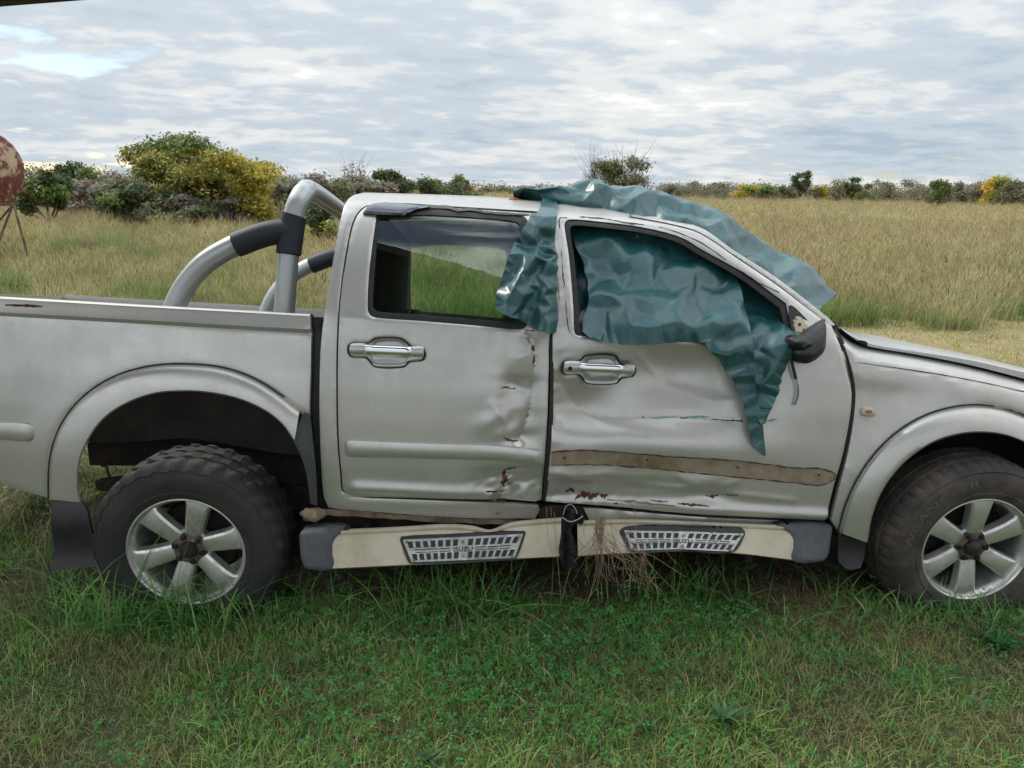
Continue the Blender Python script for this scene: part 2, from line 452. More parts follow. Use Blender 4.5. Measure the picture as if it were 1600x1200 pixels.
def make_leaf(name, rough=.6, trans=.35):
    m_ = bpy.data.materials.new(name); m_.use_nodes = True; t = m_.node_tree; b = t.nodes['Principled BSDF']; o_ = t.nodes['Material Output']
    at = t.nodes.new('ShaderNodeVertexColor'); at.layer_name = 'Col'
    t.links.new(at.outputs[0], b.inputs['Base Color']); b.inputs['Roughness'].default_value = rough; b.inputs['Specular IOR Level'].default_value = .3
    tl = t.nodes.new('ShaderNodeBsdfTranslucent'); t.links.new(at.outputs[0], tl.inputs[0]); mx = t.nodes.new('ShaderNodeMixShader'); mx.inputs[0].default_value = trans
    t.links.new(b.outputs[0], mx.inputs[1]); t.links.new(tl.outputs[0], mx.inputs[2]); t.links.new(mx.outputs[0], o_.inputs[0]); return m_
LEAF = make_leaf('leaf'); GRASS = make_leaf('grass_blade', .55, .3)
BARK = make_rust('bark', lin(58, 50, 42), lin(84, 74, 64), lin(112, 102, 92), 6, .95)
# ================================================================== THE PICKUP
truck = empty('pickup_truck', (1.4, 0.85, 0.0))
tag(truck, 'crashed silver double cab pickup truck with dented doors and roll bar', 'pickup truck')
WID = 1.66
def G(x, y, cx, cy, rx, ry, ang=0.0):
    c, s = math.cos(math.radians(ang)), math.sin(math.radians(ang)); u, v = x-cx, y-cy
    return np.exp(-.5*(((u*c+v*s)/rx)**2+((-u*s+v*c)/ry)**2))
def pd(x, y, poly):
    return edge_dist(np.stack([np.ravel(x), np.ravel(y)], -1), np.array(list(poly)+list(poly)[::-1], float))
_nz = [(rng.uniform(0, 6.28), rng.uniform(0, 6.28), rng.uniform(0, 6.28)) for _ in range(24)]
def wob(x, y, wl, seed=0):
    r = 0
    for i in range(6):
        a, b, c = _nz[(i+seed*5) % 24]; k = 6.28/wl*(0.6+.25*i)
        r = r+np.sin(k*(x*math.cos(a)+y*math.sin(a))+b+.7*np.sin(k*.6*(y*math.cos(c)-x*math.sin(c))+c))
    return r/6
def sstep(a, b, x): t = np.clip((x-a)/(b-a), 0, 1); return t*t*(3-2*t)
def ribbon(name, pts, wid, mat, parent, off=-.0012, disp=None, ragged=.35, sub=6, step=None):
    q = cat_rom(pts, sub); n = len(q)
    T = np.gradient(q, axis=0); T /= np.linalg.norm(T, axis=1)[:, None]+1e-9; nr = np.stack([-T[:, 1], T[:, 0]], -1)
    wd = np.interp(np.linspace(0, 1, n), np.linspace(0, 1, len(wid)), wid) if np.ndim(wid) else np.full(n, wid)
    a = q+nr*(wd*(.5+ragged*rng.uniform(-.5, .5, n)))[:, None]; b = q-nr*(wd*(.5+ragged*rng.uniform(-.5, .5, n)))[:, None]
    rows = []
    for e_ in (a, .5*(a+b), b):
        B = P(e_, off)
        if disp is not None: B[:, 1] += disp(e_[:, 0], e_[:, 1])
        rows.append(B)
    return loft(name, rows, mat, parent)

# ---- bed -----------------------------------------------------------------------------------------
fl_o = cat_rom([(77,780),(78,726),(89,680),(114,638),(149.5,606),(195,583),(247,571.6),(292.5,570),(344.5,575),(390,589.5),(429,612),(468,641.5)], 6)
fl_i = cat_rom([(127,785),(122,762),(125,719.5),(140,684),(162.5,654.5),(195,632),(240.5,615.5),(286,611.6),(331.5,614.5),(377,625),(416,643),(442,664),(460,690)], 6)
def bed_d(x, y):
    d = -.010*np.exp(-((y-(492+.056*x))/9.0)**2)*(y < 492+.056*x)
    groove = .008*np.exp(-((y-(491+.0575*x))/2.2)**2)
    bulge = -.016*np.exp(-(np.clip(pd(x, y, fl_o[::5]), 0, None)/40.0)**2)
    return d+groove+bulge+.0012*wob(x, y, 170, 1)
bed_poly = np.concatenate([np.array([(-300,449.5),(-100,461),(0,466.6),(120,473.5),(240,480.5),(360,487),(484,494)]), np.array([(486,520),(485,583),(484,650)]), (fl_o[::-1]+[2,3])[:-1], np.array([(76,776),(0,757),(-120,727),(-300,684)])])
bed = panel('bed_side', bed_poly, [], PAINT, truck, disp=bed_d, grid=.016)
ribbon('scratch', [(8,476.5),(30,477),(52,478),(67,479)], [2,4,4,1.5], RUST, bed, disp=bed_d)
def moulding(name, top, bot, parent, mat=PAINT, disp=None, out_=.016, n=50, tip=True):
    a, b = resample(cat_rom(top, 5), n), resample(cat_rom(bot, 5), n)
    rows = []
    for f, o_ in ((-.03, .0), (0.02, -out_*.7), (.22, -out_), (.5, -out_*1.06), (.78, -out_), (.98, -out_*.6), (1.03, .0)):
        e_ = a+(b-a)*f; B = P(e_, 0.0)
        k = np.minimum(1, np.minimum(np.arange(n), np.arange(n)[::-1])/1.6); B[:, 1] += o_*k
        if disp is not None: B[:, 1] += disp(e_[:, 0], e_[:, 1])
        rows.append(B)
    return loft(name, rows, mat, parent)
moulding('side_moulding', [(-300,646),(0,659),(49,661.5),(56,668)], [(-300,670),(0,686),(49,688.5),(56,683)], bed, disp=bed_d)
def flare(name, o_, i_, tail, mat=PAINT):
    a, b = resample(o_, 70), resample(i_, 70); rows = []
    for f, off in ((-.02, .012), (0, -.014), (.12, -.030), (.3, -.040), (.55, -.048), (.8, -.055), (.95, -.056), (1.0, -.050), (1.01, -.02), (1.0, .05)):
        rows.append(P(a+(b-a)*f, off))
    ob = loft(name, rows, mat, truck)
    k = np.linspace(0, 1, 70)
    tg_ = np.gradient(a, axis=0); nr_ = np.stack([tg_[:,1], -tg_[:,0]], -1); nr_ /= np.linalg.norm(nr_, axis=1)[:,None]
    ribbon('flare_gasket', [tuple(p) for p in (a+nr_*1.6)[::5]], 2.6, SEAL, ob, off=-.024, ragged=.1)
    return ob
rf = flare('rear_wheel_flare', fl_o, fl_i, None)
# dark tail of the rear flare
ta = resample(cat_rom([(466,640),(470,680),(480,730),(487,786)], 6), 30); tb = resample(cat_rom([(485,648),(489,690),(494,740),(496,792)], 6), 30); tm = resample(cat_rom([(459,690),(470,712),(479,742),(485,788)], 6), 30)
loft('flare_tail', [P(tb, .012), P(tb, -.02), P(ta*.5+tb*.5, -.036), P(tm*.7+ta*.3, -.046), P(tm, -.046), P(tm, .05)], PLASTIC, rf)
# rail cap, inside wall, bed floor, far side
xr = np.linspace(-300, 484, 40); rail = np.stack([xr, np.interp(xr, [-300,-100,0,120,240,360,484], [449.5,461,466.6,473.5,480.5,487,494])], -1)
R0 = P(rail, .002)
rows = [R0, R0+[0,.006,.006], R0+[0,.025,.008], R0+[0,.06,.004], R0+[0,.066,-.004], R0+[0,.066,-.05], R0+[0,.05,-.06], R0+[0,.06,-.16]]
loft('bed_rail', rows, PAINT, truck)
x0b, x1b = R0[0,0], R0[-1,0]; zr = R0[:,2].mean()
def bbox(name, lo, hi, mat, parent, bev=.004):
    V, F = box_geo(lo, hi, bev); return put(name, b2w(V), F, mat, parent)
bbox('bed_floor', (x0b,.36,zr-.5), (x1b,WID-.06,zr-.47), DARKUNDER, truck)
bbox('bed_front_wall', (x1b-.03,.07,zr-.5), (x1b-.005,WID-.07,zr-.01), PAINT, truck)
bbox('bed_far_side', (x0b,WID-.06,zr-.46), (x1b,WID,zr+.01), PAINT, truck, .012)
tg = bbox('tailgate', (x0b-.03,.03,zr-.5), (x0b+.02,WID-.03,zr), PAINT, truck, .012)
bbox('tail_lamp', (x0b-.035,.005,zr-.34), (x0b+.03,.06,zr-.05), Mat('red_lens', (.35,.01,.01,1), .2).m, tg, .008)
bbox('rear_bumper', (x0b-.16,.03,zr-.78), (x0b-.02,WID-.03,zr-.6), CHROME, truck, .03)
# dark wall of the bed gap next to the cab
panel('bed_end_seal', np.array([(485,495),(505,496),(503,560),(500,650),(503,740),(496,740),(488,650)]), [], BLACKP, truck, off=.035, grid=.03)
panel('torn_bracket', np.array([(487,497),(502,496),(503,505),(497,511),(490,508)]), [], CHASSIS, truck, off=.02, grid=.02)

# ---- cab side ------------------------------------------------------------------------------------
cabrear = cat_rom([(563,302),(552,305),(543,312),(537,324),(530,352),(518,420),(508,480),(503,520),(500,560),(499,650),(502,735),(506,776),(513,793)], 5)
doorL = cat_rom([(590,319),(570,324),(555,343),(545,382),(535,446),(528.5,530),(527.8,640),(529.5,695),(534,745),(536,766),(543,772),(580,775.5),(630,777.3),(730,781),(805,784.5),(838,787)], 5)
door_edge_right = cat_rom([(847,783),(852,720),(856.5,645),(859,520),(857,420),(856,334)], 5)
roof_top = cat_rom([(563,302),(620,303.5),(730,307),(800,311),(858,316)], 5)
def sill_d(x, y): return .035*G(x, y, 830, 812, 60, 14)+.004*wob(x, y, 60, 2)*sstep(650, 800, x)+.0008*wob(x, y, 150, 3)
cab_poly = np.concatenate([cabrear[::-1], roof_top[1:], np.array([(858,331)]), np.array([(790,327),(700,321.5),(640,317.5),(600,315.8)]), (doorL+[-2.6,-.6])[:-12], np.array([(543,776.2),(580,779),(630,780.6),(730,784.5),(805,788),(842,791.5),(844,800),(838,815),(790,814),(730,811),(620,803),(530,796)])])
cab = panel('cab_side', cab_poly, [], PAINT, truck, disp=sill_d, grid=.014)
ribbon('sill_flange', [(510,800),(600,806),(700,813),(780,818),(840,820)], [9,8,8,8,6], ADHES, cab, off=.035, disp=sill_d, ragged=.3)
ribbon('roof_rust', [(795,311),(803,309.5),(812,311)], [1,4,1], Mat('red_oxide', lin(150,72,48), .8).m, cab, off=-.004)
# ---- rear door
win_o = cat_rom([(588,336,1),(645,326),(700,327),(780,333),(817,338),(825,346),(827,420),(826,500),(822,510),(812,515),(740,508.5),(655,501.5),(588,496.5),(578,492),(574,482),(577,420)], 5, True)
win_i = cat_rom([(592,342,1),(645,336),(700,337),(780,343),(806,347),(813,354),(815,420),(813,494),(808,503),(785,502),(740,498.5),(655,491.5),(596,487.5),(586,485),(582,478),(585,420)], 5, True)
crease = [(822,522),(834,538),(838,560),(834,600),(827,650),(812,690)]
def rd_d(x, y):
    d = pd(x, y, crease)
    right = sstep(-14, 10, x-np.interp(y, [520,560,600,650,690,790], [838,838,834,826,816,812]))*sstep(500, 545, y)*sstep(800, 690, y)
    r = .016*np.exp(-d/7.0)*sstep(505, 530, y)+.016*right
    r = r+.024*G(x, y, 803, 640, 22, 34)-.013*G(x, y, 783, 650, 11, 26, 62)+.014*G(x, y, 812, 600, 20, 14)-.006*G(x, y, 770, 612, 34, 30)
    r = r+.016*G(x, y, 808, 686, 20, 8)-.010*G(x, y, 786, 680, 14, 8)
    low = sstep(725, 745, y)*G(x, y, 795, 758, 34, 40)
    r = r+low*(.020+.012*wob(x, y, 26, 4))
    r = r+.020*sstep(690, 860, x)*sstep(715, 760, y)
    r = r+.0035*wob(x, y, 42, 0)*G(x, y, 815, 620, 40, 130)
    for ln, am in (([(768,630),(790,660),(800,690)], -.006), ([(800,600),(822,612),(832,606)], .006), ([(770,760),(792,752),(818,764)], -.006), ([(812,560),(828,548),(836,530)], -.005)): r = r+am*np.exp(-pd(x, y, ln)/6)
    swage = -.012*np.exp(-((y-(766+.05*(x-630)))/9.0)**2)*sstep(540, 560, x)*sstep(800, 760, x)
    return r+swage+.0004*wob(x, y, 190, 2)-.003*np.exp(-((y-(505+.07*(x-655)))/7.0)**2)
rdoor_poly = np.concatenate([doorL, door_edge_right, np.array([(790,330),(700,324.5),(640,320.5)])])
RH = [(545,540),(550,536),(575,535.5),(587,528),(625,528),(636,535),(643,541.5),(659,545),(664,552.5),(660,562.5),(640,565),(630,573),(587,573),(576,563),(571,558.5),(550,557.5),(545,552.5)]
FH = [(880,572),(884,565),(906,564),(916,555.5),(962,555.5),(972,568.5),(989,571),(994,579),(989,589),(973.5,591),(963,600),(918,599.5),(906,586.5),(884,586.5),(880,581)]
def hhole(h): q_ = cat_rom(h, 4, True); c_ = q_.mean(0); return (c_+(q_-c_)*.95)[::-1]
rdoor = panel('rear_door', rdoor_poly, [win_o[::-1], hhole(RH)], PAINT, truck, disp=rd_d, grid=.0105)
def frame_ring(name, o_, i_, off, mat, parent, depth=.03, grid=.014, disp=None):
    return panel(name, o_, [i_], mat, parent, off=off, grid=grid, depth=depth, lip=.003, disp=disp)
frame_ring('window_seal', win_o, win_i, .004, SEAL, rdoor)
panel('window_pane', win_i+(win_i-win_i.mean(0))*.01, [], GLASS, rdoor, off=.012, grid=.05, depth=0, lip=0, fold=False)
vis = cat_rom([(566,332,1),(575,321),(587,316.5),(620,316.5),(645,319),(672,322.5,1),(652,326),(640,331),(630,335.5,1),(600,335)], 5, True)
panel('weather_visor', vis, [], SMOKE, rdoor, off=-.022, grid=.012, depth=.02, lip=.008)
ribbon('torn_visor_strip', [(660,321),(700,324),(715,328),(735,327),(760,331),(785,333),(828,335)], [3,5,3.5,4,3,3.5,2], PLASTIC, rdoor, off=-.004)
def handle(pts, gx, gy, keyhole, parent, disp):
    q = cat_rom(pts, 4, True); c = q.mean(0)
    h0_ = disp(q[:,0], q[:,1]).min()-.0035
    hd = lambda x, y: h0_+0*np.asarray(x, float)
    panel('handle_gasket', c+(q-c)*1.03, [(c+(q-c)*.93)[::-1]], SEAL, parent, off=-.0035, disp=hd, grid=.02, depth=.012, lip=.002)
    x0, x1 = gx; y0, y1 = gy
    cup = lambda x, y: hd(x, y)+.026*np.clip(1.35*np.exp(-(((x-(x0+x1)/2)/((x1-x0)*.44))**4+((y-(y0+y1)/2)/(22.5*.80))**4)), 0, 1)
    bz = panel('handle_bezel', c+(q-c)*.965, [], PAINT, parent, off=-.008, disp=cup, grid=.004, depth=.006, lip=.003)
    rows = []; n = 25
    for i in range(n):
        t = i/(n-1); x = x0-6+(x1-x0+12)*t; e_ = min(t, 1-t); rise = -.024*min(1, e_*7)**.6-.004; yc = (y0+y1)/2+.04*(x-(x0+x1)/2); h = (y1-y0)/2*.86*(.92+.2*max(0, 1-e_*9))
        ring = []
        for k in range(14):
            a = 2*math.pi*k/14; ca, sa = math.cos(a), math.sin(a)
            B = P(np.array([[x, yc-h*math.copysign(abs(sa)**.7, sa)]]), rise+.010-.010*math.copysign(abs(ca)**.7, ca)*1.0)[0]; B[1] += h0_; ring.append(B)
        rows.append(ring)
    loft('handle_grip', rows, CHROME, parent, closed_u=True, cap=True, sharp=50)
    for (a, b) in ((q[:, 0].min()+2, x0-1), (x1+1, q[:, 0].max()-2)):
        yc0 = (y0+y1)/2+.045*((a+b)/2-(x0+x1)/2); hh = (y1-y0)/2*.98
        pad = cat_rom([(a+1,yc0-hh*.7),(a+5,yc0-hh),(b-2,yc0-hh),(b,yc0-hh+2),(b,yc0+hh-2),(b-2,yc0+hh),(a+5,yc0+hh),(a+1,yc0+hh*.7)], 3, True)
        dd = lambda x, y: hd(x, y)-.008*np.clip(1-((y-yc0)/hh)**2, 0, 1)
        pp = panel('handle_pad', pad, [], PAINT, parent, off=-.010, disp=dd, grid=.006, depth=.008, lip=.002)
    if keyhole:
        t = np.linspace(0, 6.283, 17)[:-1]; panel('key_barrel', np.stack([keyhole[0]+3.4*np.cos(t), keyhole[1]+3.4*np.sin(t)], -1), [], CHASSIS, parent, off=-.0195, disp=hd, grid=.004, depth=.004, lip=0)
handle([(545,540),(550,536),(575,535.5),(587,528),(625,528),(636,535),(643,541.5),(659,545),(664,552.5),(660,562.5),(640,565),(630,573),(587,573),(576,563),(571,558.5),(550,557.5),(545,552.5)], (572,641), (538.5,556), None, rdoor, rd_d)
moulding('side_moulding', [(537.5,692),(541,687.5),(600,689.5),(680,692.3),(740,694),(780,696),(815,700),(849,706)], [(539,708),(543,712.5),(600,714),(680,716),(740,717.6),(780,719),(815,723),(849,726.5)], rdoor, disp=lambda x, y: .55*rd_d(x, y*0+703))
for pts, wd, mt in (([(834,538),(833,543),(836,549)], [2,6,2], RUST), ([(836,555),(835,562),(834,570)], [1.5,2.5,1], RUST), ([(826,648),(826,653)], [1,2.4], RUST), ([(786,683),(796,689),(812,691)], [1,3.4,1.5], RUST),
                    ([(806,731),(790,735),(788,744),(791,752),(786,758),(789,764)], [1.5,3,7,12,5,2], RUST), ([(760,769),(775,770),(792,769)], [1.5,3,1], RUST), ([(764,785),(775,783),(790,786)], [2,6,2], RUST), ([(800,757),(794,760)], [1,3], BLACKP), ([(783,607),(790,605),(798,608),(806,608)], [1,3,1,2], BLACKP), ([(818,515),(832,517),(836,518)], [1,2.5,.5], BLACKP), ([(772,772),(778,784)], [15,13], ADHES), ([(774,789),(778,800),(776,806)], [8,10,7], ADHES)):
    ribbon('rust_tear' if mt is RUST else ('paint_chip' if mt is BLACKP else 'rust_stain'), pts, wd, mt, rdoor, off=-.0016, disp=rd_d, ragged=.7)
# bare, chipped strip along the rear door's front edge
# ---- front door
fwin_o = cat_rom([(882,352),(885,345),(893,342.5),(928,345),(1005,355),(1064,370.5),(1096,389),(1162,426),(1229,474,1),(1238,520),(1239,545,1),(1180,541),(1096,534),(1005,528),(935,526),(904,524.5),(898,520),(896,480),(889,400)], 5, True)
fwin_i = cat_rom([(891,360),(893,354),(900,352),(928,354),(1005,364),(1060,379),(1092,398),(1155,434),(1219,482,1),(1228,520),(1229,538,1),(1180,535),(1096,528),(1005,522),(940,519.5),(911,518),(906,513),(904,480),(897,400)], 5, True)
fd_out = np.concatenate([cat_rom([(861,318,1),(862,420),(864,520),(864,620),(862,686),(856,752),(852,783),(854,786,1),(887,788.5),(955,792.5),(1090,803.5),(1200,808.5),(1259,811),(1287,812.5,1),(1291,806),(1304.5,756),(1317.5,709),(1328,655),(1331,614),(1324,581),(1314,543),(1300,510,1)], 5),
                          cat_rom([(1262,482),(1215,446),(1150,402),(1096,366),(1060,354),(1005,343),(984,339.5,1)], 5), np.array([(984,330.5),(935,323.3),(900,320)])])
fold_line = [(870,745),(905,752),(960,752),(1020,758),(1108,766),(1180,775),(1240,782)]
def fd_d(x, y):
    r = .060*G(x, y, 1070, 585, 90, 40, 4)+.042*G(x, y, 912, 640, 40, 32)+.020*G(x, y, 985, 640, 120, 50)
    r = r-.026*G(x, y, 990, 690, 130, 20, 4)-.010*G(x, y, 1230, 600, 60, 60)
    r = r+.006*np.exp(-pd(x, y, [(960,655),(1060,652),(1150,658)])/6)*G(x, y, 1070, 655, 110, 40)
    r = r+.012*sstep(742, 757, y)*sstep(790, 775, y)*sstep(1200, 900, x)
    r = r+sstep(735, 765, y)*(.024*G(x, y, 905, 775, 60, 26)+.007*wob(x, y, 30, 5)*sstep(1060, 900, x)+.0025*wob(x, y, 60, 1)*sstep(1200, 1000, x))
    r = r+.016*G(x, y, 1108, 770, 22, 8)-.010*G(x, y, 1100, 755, 20, 9)
    r = r-.006*np.exp(-pd(x, y, fold_line)/4)
    for ln, am in (([(878,596),(902,640),(950,664),(1010,676)], .004), ([(1000,556),(1050,606),(1120,628),(1172,626)], -.003), ([(868,738),(905,748),(950,738)], -.005), ([(1060,745),(1108,768),(1150,752)], -.006), ([(935,690),(990,668),(1050,672)], -.002)): r = r+am*np.exp(-pd(x, y, ln)/7)
    r = r+.010*G(x, y, 880, 560, 12, 60)-.006*G(x, y, 905, 540, 26, 20)+.003*wob(x, y, 30, 2)*sstep(905, 866, x)
    r = r-.016*np.exp(-((y-(790+.055*(x-1000)))/9.0)**2)*sstep(980, 1100, x)
    return r+.0005*wob(x, y, 150, 4)
fdoor = panel('front_door', fd_out, [fwin_o[::-1], hhole(FH)], PAINT, truck, off=-.004, disp=fd_d, grid=.0105)
frame_ring('window_seal', fwin_o, fwin_i, .004, SEAL, fdoor)
handle([(880,572),(884,565),(906,564),(916,555.5),(962,555.5),(972,568.5),(989,571),(994,579),(989,589),(973.5,591),(963,600),(918,599.5),(906,586.5),(884,586.5),(880,581)], (908,974), (566.5,584), (891.5,576), fdoor, fd_d)
ma, mb = cat_rom([(861.5,707),(901,704),(945,705),(1056,713.5),(1144,719),(1249,731.5),(1297,733.5),(1305,740)], 5), cat_rom([(861.5,727.6),(938,726.5),(989,730),(1056,736),(1191,749.5),(1240,754.5),(1292,758),(1303,750)], 5)
a_, b_ = resample(ma, 60), resample(mb, 60)
def strip_rows(f0, f1, off):
    rw = []
    for f in np.linspace(f0, f1, 4):
        e_ = a_+(b_-a_)*f; B = P(e_, -.004+off); B[:, 1] += fd_d(e_[:, 0], e_[:, 1]); rw.append(B)
    return rw
GLUE = Mat('glue_residue_strip', (.4,.4,.38,1), .6, .1); _n = GLUE.noise(7, 7, .7, .4); GLUE.set('Base Color', GLUE.ramp(_n, [(.3, lin(96,76,58)), (.45, lin(138,118,96)), (.6, lin(156,146,128)), (.78, lin(118,94,72))])); GLUE = GLUE.m
glue = loft('moulding_residue', strip_rows(0.03, .97, -.0014), GLUE, fdoor)
EDGEB = make_rust('dark_glue_edge', lin(58,44,36), lin(84,66,54), lin(112,94,78), 30)
for k_, w_ in ((0.0, 1.9), (1.0, 1.7)):
    e_ = a_+(b_-a_)*k_; ribbon('residue_edge', [tuple(p) for p in e_[::4]]+[tuple(e_[-1])], w_, EDGEB, fdoor, off=-.0065, disp=fd_d, ragged=.8, sub=4)
ribbon('residue_end', [tuple(a_[-1]), (1306,745), tuple(b_[-1])], 2, EDGEB, fdoor, off=-.0065, disp=fd_d)
for hx, hy in ((882,715.5), (1011,718), (1152,730), (1280,742)):
    t = np.linspace(0, 6.283, 13)[:-1]
    panel('clip_washer', np.stack([hx+3.6*np.cos(t), hy+3.6*np.sin(t)], -1), [], ADHES, fdoor, off=-.0072, disp=fd_d, grid=.006, depth=.002, lip=0)
    panel('clip_hole', np.stack([hx+1.7*np.cos(t), hy+1.7*np.sin(t)], -1), [], BLACKP, fdoor, off=-.0082, disp=fd_d, grid=.006, depth=.001, lip=0)
ribbon('residue_band', [(1145,721),(1150,733),(1147,744)], [10,9,10], ADHES, fdoor, off=-.0066, disp=fd_d, ragged=.6)
TEALSMEAR = Mat('teal_paint_transfer', lin(120,156,156), .5).m
for nm, pts, wd, mt in (('rust_tear', [(900,783),(915,777),(930,778),(938,773)], [2,9,7,2], RUST), ('rust_tear', [(938,776),(946,778),(952,776)], [1,6,2], RUST), ('rust_tear', [(1058,786),(1078,788),(1107,790)], [1,3.6,1], RUST), ('rust_tear', [(1104,776),(1116,776.5),(1124,774)], [1,4.6,1], RUST),
                        ('paint_chip', [(1016,782),(1030,783.5),(1045,784)], [.8,1.6,.6], CHASSIS), ('paint_chip', [(960,788),(966,788)], [1,2], CHASSIS), ('rust_tear', [(885,772),(893,769),(900,772)], [2,5,2], RUST), ('bare_metal', [(1128,774),(1145,774),(1160,773)], [1,2.4,.8], CHROME),
                        ('rust_stain', [(950,783),(1000,786),(1055,790)], [1,4,1], ADHES), ('scratch', [(1018,655),(1040,654),(1060,653.5)], [.5,3,.5], TEALSMEAR), ('scratch', [(1068,654),(1090,653),(1112,652.5)], [.6,4,1], TEALSMEAR), ('scratch', [(1115,656),(1140,658),(1162,658)], [.8,1.4,2.5], CHASSIS), ('scratch', [(1200,658),(1207,657),(1214,655)], [1,4,1], TEALSMEAR),
                        ('scratch', [(1066,654.5),(1078,654.5)], [1,2], BLACKP), ('paint_chip', [(1145,657.5),(1149,658)], [2,3], BLACKP), ('paint_chip', [(1007,653),(1009,654)], [2,2], BLACKP),
                        ('frame_crack', [(875,358),(874.5,341),(886,340)], [1.3,1.3,1], CHASSIS), ('frame_crack', [(905,338.5),(940,341),(975,347),(1006,351)], [1,1.7,.8,1.5], CHASSIS), ('frame_crack', [(1030,354.5),(1062,364),(1100,382),(1135,406)], [1.2,.7,1.5,.8], CHASSIS), ('frame_crack', [(1150,418),(1185,441),(1218,457)], [.8,1.6,1.2], CHASSIS),
                        ('paint_chip', [(868,420),(872,445),(874,470)], [1,2.5,1], ADHES), ('paint_chip', [(877,390),(880,430),(883,450)], [.8,1.6,.6], CHASSIS), ('paint_chip', [(884,470),(887,505),(890,520)], [.6,1.6,.8], CHASSIS)):
    ribbon(nm, pts, wd, mt, fdoor, off=-.0056, disp=fd_d, ragged=.8)
# black weatherstrip in the gap between the doors
ribbon('door_gap_strip', [(860.5,330),(861,420),(862.5,520),(861.5,640),(857,715),(850.5,782)], [4,4,5,6,9,5], SEAL, truck, off=.014, ragged=.05)
# ---- A pillar and roof
panel('windscreen_pillar', np.concatenate([cat_rom([(986,331,1),(1005,333),(1057,343.5),(1099,357),(1145,389),(1215,434.5),(1292,494),(1306,508,1)], 5), cat_rom([(1299,508.5,1),(1262,480.5),(1215,444),(1150,400),(1096,364),(1060,352),(1005,341),(986,338,1)], 5)]), [], PAINT, truck, off=.004, grid=.014, depth=.05)
rt = resample(np.concatenate([roof_top, cat_rom([(859,317),(935,322.5),(1005,333),(1057,343.5),(1099,357),(1145,389),(1215,434.5),(1292,494)], 5)[1:]]), 60)
E0 = P(rt, .006)
rows = [E0]
for yy, dz in ((.05,.010),(.12,.022),(.25,.035),(.42,.045)): rows.append(np.stack([E0[:,0]+(0), np.full(60, 0)+E0[:,1]+yy, E0[:,2]+dz], -1))
for yy, dz in ((.42,.045),(.25,.035),(.12,.022),(.05,.010),(0,0)): rows.append(np.stack([E0[:,0], WID-E0[:,1]-yy, E0[:,2]+dz], -1))
nroof = int(np.argmin(abs(rt[:,0]-1062)))
loft('roof', [r_[:nroof+1] for r_ in rows], PAINT, truck)
loft('windscreen', [r_[nroof:] for r_ in rows], GLASS, truck)
# dark inner structure behind the panel gaps
inner_poly = np.array([(570,330),(545,400),(532,520),(531,690),(545,765),(640,770),(850,780),(960,786),(1200,802),(1280,805),(1300,750),(1322,660),(1322,600),(1300,530),(1240,560),(1240,545),(1180,541),(905,524),(896,480),(880,352),(1000,352),(1090,386),(1240,480),(1296,515),(1280,492),(1150,404),(1000,344),(860,326),(700,330)])
rw_hole = win_o.mean(0)+(win_o-win_o.mean(0))*1.02
panel('inner_door_frame', inner_poly, [rw_hole[::-1]], INTERIOR, truck, off=.125, grid=.05, depth=.02, lip=0)
zc_ = lambda px: P(np.array([px]))[0]
cx0 = zc_((515,600))[0]; cx1 = zc_((1320,600))[0]; ztop = E0[:nroof,2].max()
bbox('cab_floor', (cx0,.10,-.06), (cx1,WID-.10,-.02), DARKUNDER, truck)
V1, F1 = box_geo((cx0+.03,.10,0), (cx0+.06,WID-.10,.60)); V2, F2 = box_geo((cx0+.10,.20,.58), (cx0+.13,WID-.20,1.10))
V, F = join([(V1,F1),(V2,F2)]); put('cab_back_wall', b2w(V), F, INTERIOR, truck)
bbox('rear_seat', (cx0+.10,.20,.05), (cx0+.62,WID-.20,.35), SEATM, truck, .06)
for k in range(2):
    yy = .22+k*.66; V, F = box_geo((cx0+.13,yy,.26), (cx0+.28,yy+.58,.72), .07); put('seat_back', b2w(V), F, SEATM, truck)
bbox('front_seat', (cx0+1.0,.24,.1), (cx0+1.2,.74,.85), SEATM, truck, .06)
bbox('dashboard', (cx0+1.72,.14,.35), (cx0+2.0,WID-.14,.66), INTERIOR, truck, .05)
# far side of the cab with its window openings
def far_panel(name, o2, holes, mat, parent):
    V, F, d = cdt(o2, holes, .06); B = np.stack([V[:,0], WID-S(V[:,1]), V[:,1]], -1)
    return put(name, b2w(B), F.tolist(), mat, parent)
b2 = lambda q: P(np.asarray(q))[:, [0, 2]]
co = b2(np.concatenate([cabrear[::-1][::3], roof_top[::4], [(935,322.5),(1005,333),(1057,343.5),(1099,357),(1145,389),(1215,434.5),(1292,494),(1330,600),(1290,812)], [(1090,806),(800,788),(540,780)]]))
wi = b2(win_i[::2]); wf = b2(fwin_i[::2])
far_panel('far_cab_side', co, [wi[::-1], wf[::-1]], PAINT, truck)
FARG = make_glass('far_glass', (.80, .95, .80, 1), .02)
def far_flat(name, o2, mat, parent, off=0):
    V, F, d = cdt(o2, [], .2); B = np.stack([V[:,0], WID-S(V[:,1])-.01-off, V[:,1]], -1); return put(name, b2w(B), F.tolist(), mat, parent)
far_flat('far_window_pane', wi, FARG, truck)
